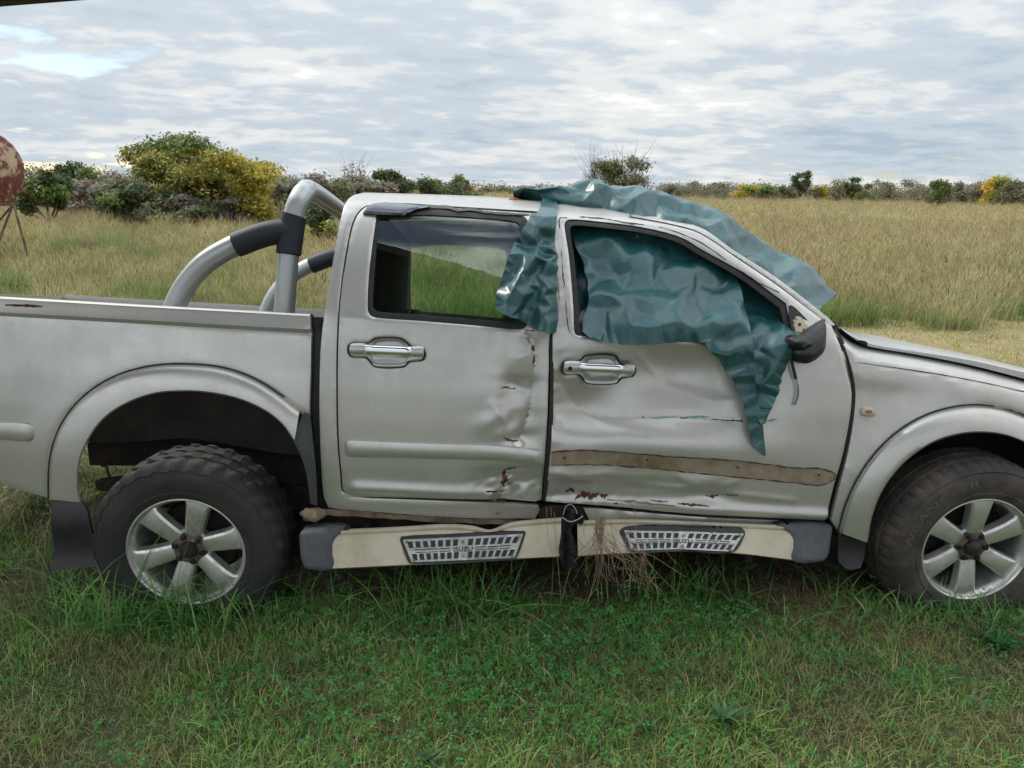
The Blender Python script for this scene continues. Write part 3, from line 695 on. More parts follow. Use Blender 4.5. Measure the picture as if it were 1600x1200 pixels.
# ---- front fender, bonnet
ff_o = cat_rom([(1311,832),(1326,781),(1355,727),(1397,681),(1447,650),(1497,636),(1538,634.5),(1580,643),(1640,672),(1700,735),(1730,820)], 6)
ff_i = cat_rom([(1355,848),(1363,806),(1380,764),(1413,722.5),(1455,693),(1497,679),(1538,676),(1580,683),(1630,708),(1670,750),(1690,830)], 6)
flare('front_wheel_flare', ff_o, ff_i, None)
fen_top = cat_rom([(1306,511),(1322,521),(1341,535),(1359,542),(1426,553),(1513,570),(1600,592),(1760,632)], 6)
fgap = cat_rom([(1296,811),(1298,805),(1311,756),(1324,709),(1334.5,655),(1337.5,614),(1331,581),(1321,543),(1306,511)], 5)
def fen_d(x, y):
    top = np.interp(x, fen_top[:,0], fen_top[:,1])
    r = .055*sstep(26, 0, y-top)**2
    cr_ = np.interp(x, [1338,1430,1513,1600,1760], [566,579,593,612,650])
    r = r+.0035*np.exp(-((y-cr_)/1.6)**2)*sstep(1335, 1350, x)-.010*np.exp(-((y-cr_-14)/22)**2)
    return r-.02*np.exp(-(pd(x, y, ff_o[::5])/36)**2)+.004*wob(x, y, 70, 3)*G(x, y, 1480, 590, 80, 22)
fen_poly = np.concatenate([fgap, fen_top[1:], np.array([(1770,820)]), (ff_o[::-1]+[0,3])])
fen = panel('front_fender', fen_poly, [], PAINT, truck, disp=fen_d, grid=.014)
ribbon('door_gap_seal', [tuple(p) for p in (fgap+[-1.5,0])[::5]], [5,4,5,7,8,8,7,6,4], SEAL, truck, off=.006, ragged=.05, sub=4)
ribbon('fender_crease', [(1338,566),(1430,579),(1513,593),(1600,612),(1700,636)], [.6,1.2,1.2,1.2,1.2], CHASSIS, fen, off=-.0045, disp=fen_d, ragged=.3)
mk = cat_rom([(1347,640),(1350,636.5),(1365,638),(1368.5,642),(1368,649),(1363,651),(1349,649.5),(1346.5,646)], 4, True)
panel('side_marker', mk, [], Mat('faded_marker_lens', lin(196,176,156), .35).m, fen, off=-.012, disp=fen_d, grid=.005, depth=.012, lip=.005)
panel('marker_bulb', cat_rom([(1353,641.5),(1362,642),(1362,646),(1353,645.5)], 3, True), [], ADHES, fen, off=-.0135, disp=fen_d, grid=.008, depth=.002, lip=.001)
ft = resample(fen_top, 50); Bf = P(ft, .05)
bt = resample(cat_rom([(1306,506),(1324,517.5),(1359,522.5),(1430,537),(1513,554),(1600,575),(1760,612)], 6), 50)
bl = resample(cat_rom([(1310,512),(1332,526),(1362,538),(1426,548.5),(1513,562.5),(1600,582),(1760,620)], 6), 50)
K0 = AY(bl, .135); K1 = AY(bl-[0,2.5], .150); K2 = AY(bt*.5+bl*.5-[0,1], .24); K3 = AY(bt, .42)
mid = K3+[0,.40,.012]
mir = lambda r_: np.stack([r_[:,0], WID-r_[:,1], r_[:,2]], -1)
bon = loft('bonnet', [K0+[0,.0,-.03], K0, K1, K2, K3, mid, mir(K3), mir(K2), mir(K1), mir(K0)], PAINT, truck)
loft('bonnet_gap', [Bf+[0,-.01,.0], Bf+[0,.12,.0]], SEAL, truck)
t = np.linspace(0, 6.283, 17)[:-1]
def decal(name, c, rx, ry, yb, mat, parent, ang=0):
    q = np.stack([c[0]+rx*np.cos(t)*math.cos(ang)-ry*np.sin(t)*math.sin(ang), c[1]+rx*np.cos(t)*math.sin(ang)+ry*np.sin(t)*math.cos(ang)], -1)
    a = AY(q, yb); V = np.concatenate([a, a+[0,.004,-.02]]); n = len(a)
    put(name, b2w(V), [list(range(n))]+[[i, (i+1) % n, n+(i+1) % n, n+i] for i in range(n)], mat, parent)
decal('wiper_pivot', (1346.5,535), 9.5, 3.2, .10, BLACKP, truck, .16)
decal('washer_nozzle', (1347.5,530), 4, 1.6, .22, BLACKP, bon, .1)
tube('windscreen_trim', b2w(AY(np.array([(1276,485),(1292,497),(1305,507),(1320,521),(1337,533)]), np.array([.20,.18,.16,.12,.10]))), .005, SEAL, truck, 6)
fe = P(np.array([(1762,640),(1768,815)]))
nose = bbox('nose_panel', (fe[0,0]-.05,.07,fe[1,2]+.05), (fe[0,0]+.02,WID-.07,fe[0,2]+.03), PAINT, truck, .02)
bbox('grille', (fe[0,0]+.012,.52,fe[0,2]-.22), (fe[0,0]+.035,WID-.52,fe[0,2]-.02), BLACKP, nose, .008)
for y_ in (.09, WID-.47): bbox('headlamp', (fe[0,0]-.03,y_,fe[0,2]-.20), (fe[0,0]+.04,y_+.38,fe[0,2]-.02), Mat('headlamp_lens', (.7,.72,.74,1), .1, .2).m, nose, .025)
bbox('front_bumper', (fe[0,0]-.10,.03,fe[1,2]-.10), (fe[0,0]+.14,WID-.03,fe[1,2]+.16), PAINT, truck, .05)
mir_f = lambda B: np.stack([B[:,0], WID-B[:,1], B[:,2]], -1)
far_panel('far_fender', b2(np.array([(1300,511),(1426,553),(1600,592),(1760,632),(1770,760),(1640,700),(1538,676),(1455,693),(1400,740),(1296,811)])), [], PAINT, truck)

# ---- sills under the front door, running boards
def sl_d(x, y): return .010*wob(x, y, 50, 3)*sstep(1130, 950, x)
panel('crumpled_sill', cat_rom([(912,794,1),(960,797),(1090,808),(1200,813),(1289,817,1),(1289,822,1),(1200,822),(1090,820),(1000,818),(925,822,1)], 5, True), [], PAINT, truck, off=.020, disp=sl_d, grid=.012)
panel('torn_sill_end', cat_rom([(842,795),(880,790),(915,795),(913,822),(880,826),(845,815)], 5, True), [], CHASSIS, truck, off=.04, grid=.02)
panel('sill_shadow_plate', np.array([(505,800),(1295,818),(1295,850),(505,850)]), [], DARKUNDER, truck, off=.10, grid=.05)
def board(top, bot, capl, capr, plate, surround, label):
    n = 60; a, b = resample(cat_rom(top, 6), n), resample(cat_rom(bot, 6), n)
    yt, yb_ = .02, -.055
    def Q(q, extra=0.0):
        q = np.asarray(q, float); ta_ = np.interp(q[:,0], a[:,0], a[:,1]); tb_ = np.interp(q[:,0], b[:,0], b[:,1])
        f = (q[:,1]-ta_)/(tb_-ta_); return AY(q, yt+(yb_-yt)*np.clip(f, -.2, 1.1)+extra)
    rows = [AY(a+[0,2], .10), AY(a-[0,1.5], yt+.012), Q(a+[0,0]), Q(a+(b-a)*.06, -.004), Q(a+(b-a)*.10, .0), Q(a+(b-a)*.13, .006), Q(a+(b-a)*.16, .002), Q(a+(b-a)*.5, -.006), Q(a+(b-a)*.9), Q(b), AY(b+[0,1.5], yb_+.012), AY(b+[0,-2], .06)]
    ob = loft('running_board', rows, CREAM, truck, sharp=50)
    for cpx in (capl, capr):
        if cpx is None: continue
        q = cat_rom(cpx, 5, True); c2 = q
        V, F, d = cdt(q, [], 5.0); Bq = Q(V, 0.0); Bq[:,1] += -.014+.012*np.clip(1-d/9.0, 0, 1)**2
        finish('end_cap', Bq, F, PLASTIC, ob, .08)
    V, F, d = cdt(cat_rom(surround, 4, True), [], 6.0); Bq = Q(V); Bq[:,1] += -.012+.004*np.clip(1-d/4., 0, 1)
    finish('tread_surround', Bq, F, BLACKP, ob, .014)
    tl, tr, br, bl_ = [np.array(p, float) for p in plate[:4]]; sag = plate[4]
    def uv(u, v):
        u, v = np.asarray(u, float), np.asarray(v, float)
        p = (tl+(tr-tl)*u[..., None])*(1-v[..., None])+(bl_+(br-bl_)*u[..., None])*v[..., None]
        p[..., 1] += sag*np.sin(np.pi*np.clip(u, 0, 1))**2*(.4+.6*v); return p
    U = np.linspace(0, 1, 30)
    outer = np.concatenate([uv(U, U*0), uv(U[:0:-1]*0+1, np.linspace(0, 1, 29)), uv(U[::-1], U*0+1)[1:], uv(U*0, np.linspace(1, 0, 30))[1:-1]])
    holes = []
    nh = 15
    for r0, r1, sh in ((.10,.38,.012), (.64,.92,.03)):
        for i in range(nh):
            c = (i+.75)/(nh+.5); h = .021; sk = .004
            if i == nh//2: continue
            holes.append(uv(np.array([c-h+sh*0+sk, c+h+sk, c+h-sk, c-h-sk]), np.array([r0, r0, r1, r1])))
    for r_ in (.47, .56):
        pass
    V, F, d = cdt(outer, holes, 3.0, estep=2.2); Bq = Q(V); Bq[:,1] += -.017+.002*np.clip(1-d/1.2, 0, 1)
    pl = finish('tread_plate', Bq, F, STEEL, ob, .004)
    for v0 in (.45, .57):
        for i in (0,1,2,5,6,7):
            u0, u1 = .07+i*.108, .07+i*.108+.096
            q = uv(np.array([u0, u1, u1, u0]), np.array([v0-.018, v0-.018, v0+.018, v0+.018])); Bq = Q(q); Bq[:,1] -= .0182
            put('tread_slit', b2w(Bq), [[0,1,2,3]], BLACKP, ob, smooth=False)
    for (u_, v_) in ((.025,.1),(.975,.1),(.03,.9),(.97,.9),(.5,.2),(.5,.8)):
        c = uv(np.array([u_]), np.array([v_]))[0]; q = np.stack([c[0]+2.4*np.cos(t), c[1]+2.2*np.sin(t)], -1)
        Bq = Q(q); n_ = len(q); V = np.concatenate([Bq+[0,-.021,0], Bq+[0,-.016,0]])
        put('rivet', b2w(V), [list(range(n_))]+[[i, (i+1) % n_, n_+(i+1) % n_, n_+i] for i in range(n_)], ADHES, ob)
    tv, tf = text_geo(label)
    wpx = .17
    q = uv(.5+(tv[:,0]-.5)*wpx, .51-(tv[:,1]-.5)*.20); Bq = Q(q); Bq[:,1] -= .0195
    put('tread_lettering', b2w(Bq), tf, BLACKP, ob, smooth=False)
    return ob
def text_geo(s):
    cu = bpy.data.curves.new('lettering', 'FONT'); cu.body = s; cu.resolution_u = 3; cu.offset = .012
    to = bpy.data.objects.new('lettering', cu); COL.objects.link(to); bpy.context.view_layer.update()
    me = bpy.data.meshes.new_from_object(to.evaluated_get(bpy.context.evaluated_depsgraph_get()))
    V = np.array([tuple(v.co) for v in me.vertices]); F = [list(p.vertices) for p in me.polygons]
    bpy.data.objects.remove(to); bpy.data.curves.remove(cu); bpy.data.meshes.remove(me)
    lo, hi = V.min(0), V.max(0); return (V[:, :2]-lo[:2])/(hi[:2]-lo[:2]), F
board([(520,829),(620,824.5),(699,820),(740,823),(765,829),(785,822),(800,817),(840,812.5),(877,810)], [(519,888),(640,882),(727.5,878),(800,873),(876,869)],
      [(471.5,830),(545,827.5),(528,836),(521,848),(519,888),(479,888),(472,876),(469,855)], None,
      [(630,841.5),(817,832.5),(804,869.5),(644,876.5), 0.0], [(627,838),(700,834),(819,829),(821,834),(806,872),(800,874),(645,880),(638,877),(626,845)], 'ISUZU')
board([(902,815),(966,812.5),(1040,814),(1110,817),(1215,821.5),(1240,822)], [(903,868.5),(940,865.5),(990,863.5),(1040,861),(1080,860),(1152,864),(1239,874.5)], None,
      [(1213,820.5),(1297,820.5),(1297,845),(1293,868),(1283,877),(1239,876),(1238,845),(1233,832)],
      [(974,827),(1160,832),(1142,859.5),(985,858), -2.5], [(968,829),(984,821.5),(1070,821.5),(1158,824.5),(1163,834),(1143,862.5),(1060,858.5),(984,861),(977,850)], 'ISUZU')

# ---- wheels
def wheel(loc, phase, tmat, chunky, lettering=None):
    wx = empty('wheel', (0,0,0)); wx.parent = truck; loc = np.array(loc, float)
    n = 192
    prof = [(.214,.012),(.219,-.004),(.232,-.014),(.247,-.019),(.250,-.0165),(.272,-.021),(.300,-.022),(.322,-.017),(.338,-.008),(.342,-.010),(.356,.004),(.366,.018),(.3715,.034),(.3725,.052),(.364,.056),(.364,.066),(.3745,.070),(.375,.108),(.365,.112),(.365,.124),(.375,.128),(.3745,.166),(.364,.170),(.364,.180),(.3725,.184),(.3715,.202),(.364,.218),(.34,.238),(.28,.245),(.22,.235)]
    prof = [(r_ if r_ < .25 else .25+(r_-.25)*.90, y_) for r_, y_ in prof]
    def rf_(k, j):
        if chunky:
            if 8 <= j <= 13: return (.002 if (k//3) % 2 == 0 else -.004) if j < 12 else (0 if ((k+1)//3) % 2 == 0 else -.007)
            if 16 <= j <= 17 or 20 <= j <= 21: return 0 if ((k+2*j)//3) % 2 == 0 else -.006
            if 24 <= j <= 26: return 0 if (k//3) % 2 == 0 else -.008
        else:
            if 10 <= j <= 13: return 0 if (k % 4) != 0 else -.006
            if 16 <= j <= 21: return 0 if ((k+j) % 4) != 0 else -.004
            if 24 <= j <= 26: return 0 if (k % 4) != 0 else -.006
        return 0
    V, F = lathe_geo(prof, n, 0, rf_); F = [f[::-1] for f in F]
    ty = put('tyre', V+loc, F, tmat, wx, sharp=28)
    parts = []
    V, F = lathe_geo([(.2205,.010),(.2215,.001),(.2195,-.0045),(.2150,-.0055),(.2105,-.001),(.2080,.010),(.2040,.016),(.1990,.022),(.196,.040),(.188,.11),(.185,.20)], 96); parts.append((V, F))
    for i in range(6):
        a = math.radians(phase+60*i); u = np.array([math.cos(a), 0, math.sin(a)]); v = np.array([-math.sin(a), 0, math.cos(a)]); rows = []
        for r_, hw, y_ in ((.040,.024,.030),(.066,.025,.024),(.10,.027,.017),(.15,.031,.011),(.185,.036,.010),(.203,.047,.015)):
            rows.append([u*r_+v*s_*(hw+e_)+np.array([0, y_+d_, 0]) for s_, e_, d_ in ((-1,.011,.036),(-1,.006,.008),(-1,-.001,.001),(-1,-.004,0),(1,-.004,0),(1,-.001,.001),(1,.006,.008),(1,.011,.036))])
        R_ = np.array(rows); V = R_.reshape(-1, 3); F = []
        for q in range(len(rows)-1):
            for j in range(7): F.append([q*8+j, q*8+j+1, (q+1)*8+j+1, (q+1)*8+j])
        parts.append((V, F))
    V, F = lathe_geo([(.030,.032),(.072,.032),(.078,.040),(.078,.075)], 48); parts.append((V, F))
    V, F = join(parts); put('rim', V+loc, F, ALLOY, wx, sharp=32)
    parts = [lathe_geo([(.001,.022),(.050,.024),(.062,.027),(.066,.034),(.066,.06)], 40)]
    put('hub_plate', parts[0][0]+loc, parts[0][1], HUB, wx)
    for i in range(6):
        a = math.radians(phase+30+60*i); c = np.array([.050*math.cos(a), 0, .050*math.sin(a)])
        V, F = lathe_geo([(.001,.010),(.0075,.009),(.009,.012),(.009,.03),(.0145,.026),(.0165,.0235),(.0165,.04)], 12); put('wheel_nut', V+c+loc, F, CHASSIS, wx)
    V, F = lathe_geo([(.001,-.006),(.014,-.004),(.026,.002),(.033,.012),(.035,.03)], 28); put('centre_cap', V+loc, F, CHASSIS if chunky else BLACKP, wx)
    V, F = lathe_geo([(.001,.10),(.150,.10),(.155,.106),(.155,.14)], 40); put('brake_disc', V+loc, F, CHASSIS, wx)
    if lettering:
        tv, tf = text_geo(lettering); ang = math.radians(178)-(tv[:,0])*math.radians(78); rr = .280+tv[:,1]*.027
        yy = np.interp(rr, [.270,.295,.315], [-.021,-.022,-.017])-.0022
        put('tyre_lettering', np.stack([rr*np.cos(ang), yy, rr*np.sin(ang)], -1)+loc, tf, make_rubber('worn_letter_rubber', (.085,.078,.07,1), .6, lin(120,105,90), .5, 8), wx, smooth=False)
    return wx
wheel((0,0,.37), 14, TYRE, True)
wheel((3.05,0,.37), 30, TYRE2, False, 'WRANGLER')
for X in (0, 3.05):
    V, F = lathe_geo([(.2,0),(.22,.235),(.30,.245),(.36,.22),(.372,.12),(.36,.02),(.30,0),(.2,0)], 48); put('far_wheel', V*[1,-1,1]+[X,1.72,.30], [f[::-1] for f in F], TYRE, truck)
# ---- mud flaps
def flap(q, yb, parent, mat=BLACKP):
    V, F, d = cdt(cat_rom(q, 4, True), [], 8); B = AY(V, yb); B[:,1] += .012*np.sin(V[:,1]*.06); return finish('mud_flap', B, F, mat, parent, .012)
flap([(82,784,1),(128,784,1),(139,800),(146,840),(150,884,1),(120,888),(80,891,1),(82,840)], .0, truck, BLACKP)
flap([(1310,836,1),(1355,848,1),(1353,870),(1345,888,1),(1326,890),(1312,880,1)], .02, truck)
# inside of the arches, chassis rail, axle, springs
def wall(name, q, yb, mat, parent, depth=.03):
    V, F, d = cdt(np.array(q, float), [], 40); return finish(name, AY(V, yb), F, mat, parent, depth)
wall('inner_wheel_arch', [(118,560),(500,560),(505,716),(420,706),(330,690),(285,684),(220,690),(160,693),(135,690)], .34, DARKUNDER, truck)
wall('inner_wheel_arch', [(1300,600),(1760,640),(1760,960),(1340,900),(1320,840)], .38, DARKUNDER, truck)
wall('chassis_rail', [(136,692),(220,690),(285,684),(330,690),(500,712),(505,860),(440,835),(430,750),(330,722),(230,728),(140,727)], .46, CHASSIS, truck, .06)
wall('leaf_spring', [(148,752),(185,747),(300,735),(430,760),(430,785),(300,768),(180,770),(150,766)], .40, CHASSIS, truck, .06)
tube('brake_pipe', b2w(AY(np.array([(158,727),(166,729),(170,742),(175,756)]), .44)), .006, BLACKP, truck, 6)
tube('rear_axle', np.array([(0,.1,.36),(0,1.6,.30)]), .055, CHASSIS, truck, 12)
bbox('far_board_light_block', (cx0-.1,WID-.02,-.20), (cx1-.1,WID+.12,-.06), CREAM, truck, .02)  # unseen board, added to block sky light from under the truck
bbox('gearbox', (cx0+1.0,.55,-.28), (cx0+2.1,1.1,-.05), DARKUNDER, truck, .05)
for yy in (.42, 1.15): bbox('chassis_rail', (-.42,yy,-.19), (3.2,yy+.07,-.07), CHASSIS, truck, .008)
tube('exhaust_pipe', b2w(np.array([(-.1,.95,-.2),(.4,.9,-.22),(1.2,.85,-.24),(2.6,.7,-.2)])), .03, CHASSIS, truck, 10)
for px_ in ((575,818), (1010,848), (1160,858)):
    c = AY(np.array([px_]), .12)[0]; bbox('board_bracket', c+[-.015,-.08,-.03], c+[.015,.30,.0], CHASSIS, truck, .004)
# dried mud lump behind the rear arch
def lump(name, c, r, mat, parent, n=3, amp=.35, sx=(1,1,1)):
    bm = bmesh.new(); bmesh.ops.create_icosphere(bm, subdivisions=n, radius=1)
    V = np.array([tuple(v.co) for v in bm.verts]); F = [[v.index for v in f.verts] for f in bm.faces]; bm.free()
    k = 1+amp*wob(V[:,0]*20+V[:,2]*9, V[:,1]*20-V[:,2]*13, 18, 1)+amp*.5*wob(V[:,0]*40, V[:,2]*40+V[:,1]*30, 14, 2)
    return put(name, V*k[:,None]*r*np.array(sx)+c, F, mat, parent, sharp=0)
lump('mud_lump', b2w(AY(np.array([(490,804)]), .10))[0], .045, ADHES, truck, sx=(1.1,1,.45))

# ---- roll bar
RBY = .20
def rb(px, y): return AY(np.array(px, float), y)
def bar(name, pts, r, mat, parent, n=18, sub=10): return tube(name, b2w(cat3(pts, sub)), r, mat, parent, n)
rbar = empty('roll_bar', (0,0,0)); rbar.parent = truck
leg = np.concatenate([rb([(441,545),(444,490),(449,420),(455,365),(461,330)], RBY)])
top1 = rb([(466,312),(476,302)], [RBY+.01, RBY+.05])
top2 = rb([(490,307)], [RBY+.16])
farx = top2[0]
hoop = np.concatenate([leg, [leg[-1]+(0.012,.004,.055)], [leg[-1]+(.022,.05,.095)], [leg[-1]+(.035,.16,.105)], [leg[-1]+(.05,.62,.115)], [leg[-1]+(.035,WID-.66,.105)]])
near_hoop = np.concatenate([leg, [leg[-1]+(0.014,.012,.050)], [leg[-1]+(.022,.060,.085)], [leg[-1]+(.028,.14,.10)], [leg[-1]+(.030,.62,.105)], [leg[-1]+(.028,WID-.54,.10)], [leg[-1]+(.022,WID-.46,.085)], [leg[-1]+(.014,WID-.412,.05)]])
legf = leg[::-1].copy(); legf[:,1] = WID-RBY
bar('hoop', np.concatenate([near_hoop, legf]), .040, TUBE, rbar)
strut_px = [(262,520),(272,482),(290,446),(322,410),(370,382),(415,366),(455,360)]
st = rb(strut_px, RBY)
bar('strut', st, .041, TUBE, rbar)
sf = st.copy(); sf[:,1] = WID-RBY; bar('strut', sf, .041, TUBE, rbar)
def sleeve(sgn):
    y = RBY if sgn > 0 else WID-RBY
    a = st[4:].copy(); a[:,1] = y; a[0] = a[0]*.97+st[3]*[1,0,1]*.03+[0,y*.03,0]
    b = rb([(451,398),(453,378),(458,345),(460,336)], RBY); b[:,1] = y
    v1 = tube_geo(b2w(cat3(a, 8)), .048, 18); v2 = tube_geo(b2w(cat3(b, 6)), np.r_[.043, np.full(17, .048), .043], 18)
    V, F = join([v1, v2]); put('foam_sleeve', V, F, PAD, rbar)
sleeve(1); sleeve(-1)
for s_ in (st, sf):
    c = s_[1]; bbox('foot_plate', c+[-.09,-.04,-.03], c+[.09,.04,-.012], TUBE, rbar, .004)

# ---- door mirror, sail triangle, wires
mroot = empty('door_mirror', (0,0,0)); mroot.parent = truck
sail = cat_rom([(1232,478,1),(1238,477),(1262,500),(1276,514),(1262,526),(1240,528,1),(1234,500)], 4, True)
V, F, d = cdt(sail, [], 6); finish('sail_frame', P(V, -.006), F, BLACKP, mroot, .02)
sp = cat_rom([(1243,496),(1251,495),(1259,506),(1269,518),(1263,524.5),(1246,524)], 3, True)
V, F, d = cdt(sp, [], 5); pl = finish('bare_mount_plate', P(V, -.011), F, Mat('bare_zinc', lin(196,180,150), .5, .3).m, mroot, .004)
for hx, hy, hr in ((1244.5,498.5,1.2),(1249.5,507,2.8),(1256,514.5,1.6)):
    V, F, d = cdt(np.stack([hx+hr*np.cos(t), hy+hr*np.sin(t)], -1), [], 5); finish('bolt_hole', P(V, -.0125), F, BLACKP, mroot, .001)
# mirror shell: folded wedge standing off the door
out_px = cat_rom([(1262,525,1),(1280,512),(1299,499,1),(1299.5,525),(1297,548),(1288,560),(1275,568.5),(1265,569.5),(1254,562),(1250,552),(1256,538)], 4, True)
V, F, d = cdt(out_px, [], 3.0); B = P(V, -.10+.02*(V[:,0]-1270)/30)
B[:,1] += .05*(1-np.sqrt(np.clip(d/14, 0, 1)))
finish('mirror_shell', B, F, BLACKP, mroot, .09)
arm_px = cat_rom([(1240,528),(1252,524),(1266,526),(1278,536),(1274,546),(1268,547),(1256,552),(1246,545),(1240,538)], 4, True)
V, F, d = cdt(arm_px, [], 3.0); B = P(V, -.105); B[:,1] += .05*(1-np.sqrt(np.clip(d/9, 0, 1)))+.006*wob(V[:,0], V[:,1], 14, 1)
finish('mirror_arm', B, F, BLACKP, mroot, .11)
tube('cable_sleeve', b2w(P(np.array([(1232,548),(1236,560),(1240,577),(1243.5,592)]), np.array([-.03,-.03,-.025,-.02]))), .0062, BLACKP, mroot, 8)
for k_, cc in enumerate((lin(190,190,190), lin(60,60,64), lin(110,130,140))):
    dx = (k_-1)*1.1
    tube('loose_wire', b2w(P(cat_rom([(1243.5+dx*.5,592),(1246.5+dx,606),(1246+dx*1.5,618),(1243+dx,630)], 6), -.018)), .0016, Mat('wire', cc, .5).m, mroot, 6)
tube('wire_plug', b2w(P(np.array([(1243.5,628),(1241.5,633)]), -.018)), .0055, Mat('blue_plug', lin(110,140,150), .4).m, mroot, 8)
# ================================================================== TARPAULIN
def rbf(ctrl):
    c = np.array(ctrl, float); K = np.abs(np.linalg.norm(c[:, None, :2]-c[None, :, :2], axis=2)); n = len(c)
    A = np.zeros((n+3, n+3)); A[:n, :n] = K; A[:n, n] = 1; A[:n, n+1:] = c[:, :2]/100; A[n:, :n] = A[:n, n:].T
    w_ = np.linalg.solve(A+1e-9*np.eye(n+3), np.r_[c[:, 2], 0, 0, 0])
    def f(q):
        q = np.asarray(q, float); K = np.linalg.norm(q[:, None, :]-c[None, :, :2], axis=2)
        return K@w_[:n]+w_[n]+q@w_[n+1:]/100
    return f
def crumple(V, F, stretch, pin, iters=160, pull=.02, bend=.25, noise_amp=.012, floor=None, seed=0):
    """inextensible sheet made a little too large for its outline: it buckles into folds"""
    r = np.random.default_rng(seed); V0 = V.copy(); F = np.asarray(F)
    ed = {}
    for f in F:
        for a, b, c in ((f[0], f[1], f[2]), (f[1], f[2], f[0]), (f[2], f[0], f[1])): ed.setdefault((min(a, b), max(a, b)), []).append(c)
    E = np.array(list(ed.keys())); Bd = np.array([v for v in ed.values() if len(v) == 2])
    sm = lambda Q: 1+(stretch-1)*np.clip(.9+1.3*wob((V0[Q[:,0],0]+V0[Q[:,1],0])*50+seed*31, (V0[Q[:,0],2]+V0[Q[:,1],2]+V0[Q[:,0],1])*50, 26, seed % 4), .15, 1.9)
    L = np.linalg.norm(V0[E[:, 0]]-V0[E[:, 1]], axis=1)*sm(E)
    Lb = np.linalg.norm(V0[Bd[:, 0]]-V0[Bd[:, 1]], axis=1)*sm(Bd)
    n = np.zeros_like(V); fn = np.cross(V[F[:, 1]]-V[F[:, 0]], V[F[:, 2]]-V[F[:, 0]])
    for k in range(3): np.add.at(n, F[:, k], fn)
    n /= np.linalg.norm(n, axis=1)[:, None]+1e-12
    V = V+n*(r.normal(0, 1, len(V))*noise_amp)[:, None]*(1-pin)[:, None]
    val = np.bincount(E.ravel(), minlength=len(V))+1e-9; vb = np.bincount(Bd.ravel(), minlength=len(V))+1e-9
    for it in range(iters):
        for (Q, LL, kk, vv) in ((E, L, 1.0, val), (Bd, Lb, bend, vb)):
            d = V[Q[:, 1]]-V[Q[:, 0]]; l = np.linalg.norm(d, axis=1)+1e-12; c = d*((l-LL)/l*.5*kk)[:, None]
            D = np.zeros_like(V); np.add.at(D, Q[:, 0], c); np.add.at(D, Q[:, 1], -c)
            V = V+D*(1.6/vv)[:, None]*(1-pin)[:, None]
        V = V+(V0-V)*pull
        if floor is not None: V = floor(V)
    return V
tparts = []
def out_floor(gap):
    def f(V):
        lim = S(V[:, 2])-gap; V[:, 1] = np.minimum(V[:, 1], lim); return V
    return f
def sheet(poly, ctrl, grid, stretch, pinb=.0, pull=.02, seed=0, floor=None, iters=160, amp=.012, pinf=None, fold=None):
    q = cat_rom(poly, 4, True); V, F, d = cdt(q, [], grid, .25); f = rbf(ctrl); B = P(V, f(V)+(fold(V) if fold else 0))
    pin = np.where(d < grid*.3, pinb, 0.0)
    if pinf is not None: pin = np.maximum(pin, pinf(V))
    B2 = crumple(B, F, stretch, pin, iters, pull, .10, amp, floor, seed)
    n = np.cross(B2[F[:,1]]-B2[F[:,0]], B2[F[:,2]]-B2[F[:,0]]); fl = n[:,1] > 0; F[fl] = F[fl][:, ::-1]
    tparts.append((b2w(B2), F.tolist()))
# layer deep inside the window
sheet([(878,336),(940,338),(1010,346),(1075,364),(1240,468),(1252,560),(1100,552),(905,535),(890,470)], [(880,345,.17),(1000,350,.19),(1240,480,.15),(1240,540,.12),(900,520,.12),(1000,440,.18)], 18, 1.10, .3, .02, 3)
# the lobe bulging out over the sill and hanging down the door
sheet([(893,345),(940,342),(1005,348),(1066,362),(1104,388),(1130,412),(1150,436),(1163,480),(1173,536),(1180,600),(1191,662),(1196,713,1),(1178,694),(1166,650),(1154,609),(1127,567),(1106,540),(1096,532),(1050,533),(1005,535),(960,533),(930,528),(911,510),(923,466),(913,410)],
      [(893,350,.10),(940,345,.10),(1005,352,.10),(1066,366,.09),(1104,392,.08),(1140,430,.05),(1000,420,.045),(940,440,.045),(960,480,.0),(1050,440,.03),(1100,470,-.01),(1163,480,-.005),(911,508,.0),(923,466,.03),(930,528,-.03),(960,533,-.045),(1005,534,-.05),(1050,533,-.05),(1096,532,-.05),(1000,505,-.05),(1060,500,-.06),(1127,567,-.04),(1154,609,-.035),(1178,692,-.025),(1196,712,-.02),(1173,536,-.06),(1150,560,-.075),(1180,600,-.055),(1188,655,-.035),(1140,510,-.07)],
      24, 1.10, .7, .008, 31, out_floor(-.09), 260, .022, None, lambda q_: .011*np.sin((q_[:,0]+(q_[:,1]-520)*-.25)/6.5)*sstep(520, 560, q_[:,1]))
# second fold beside it, deeper, ending in the ragged edge by the mirror
sheet([(1090,378),(1140,405),(1200,446),(1236,474),(1246,505),(1248,532),(1239,552),(1226,575),(1218,601),(1210,625),(1201,645),(1193,664),(1184,652),(1172,620),(1160,560),(1150,500),(1130,440)],
      [(1090,380,.085),(1160,420,.08),(1236,474,.08),(1190,470,.09),(1170,500,.06),(1215,505,.03),(1246,505,.02),(1246,530,-.045),(1238,550,-.05),(1218,601,-.03),(1201,645,-.022),(1193,662,-.02),(1175,560,-.008),(1180,630,-.012),(1205,560,-.02),(1215,535,-.045),(1165,530,.0)],
      21, 1.11, .5, .008, 39, out_floor(-.10), 260, .022, None, lambda q_: .014*np.sin((q_[:,0]+(q_[:,1]-500)*.2)/7.0)*sstep(490, 540, q_[:,1]))
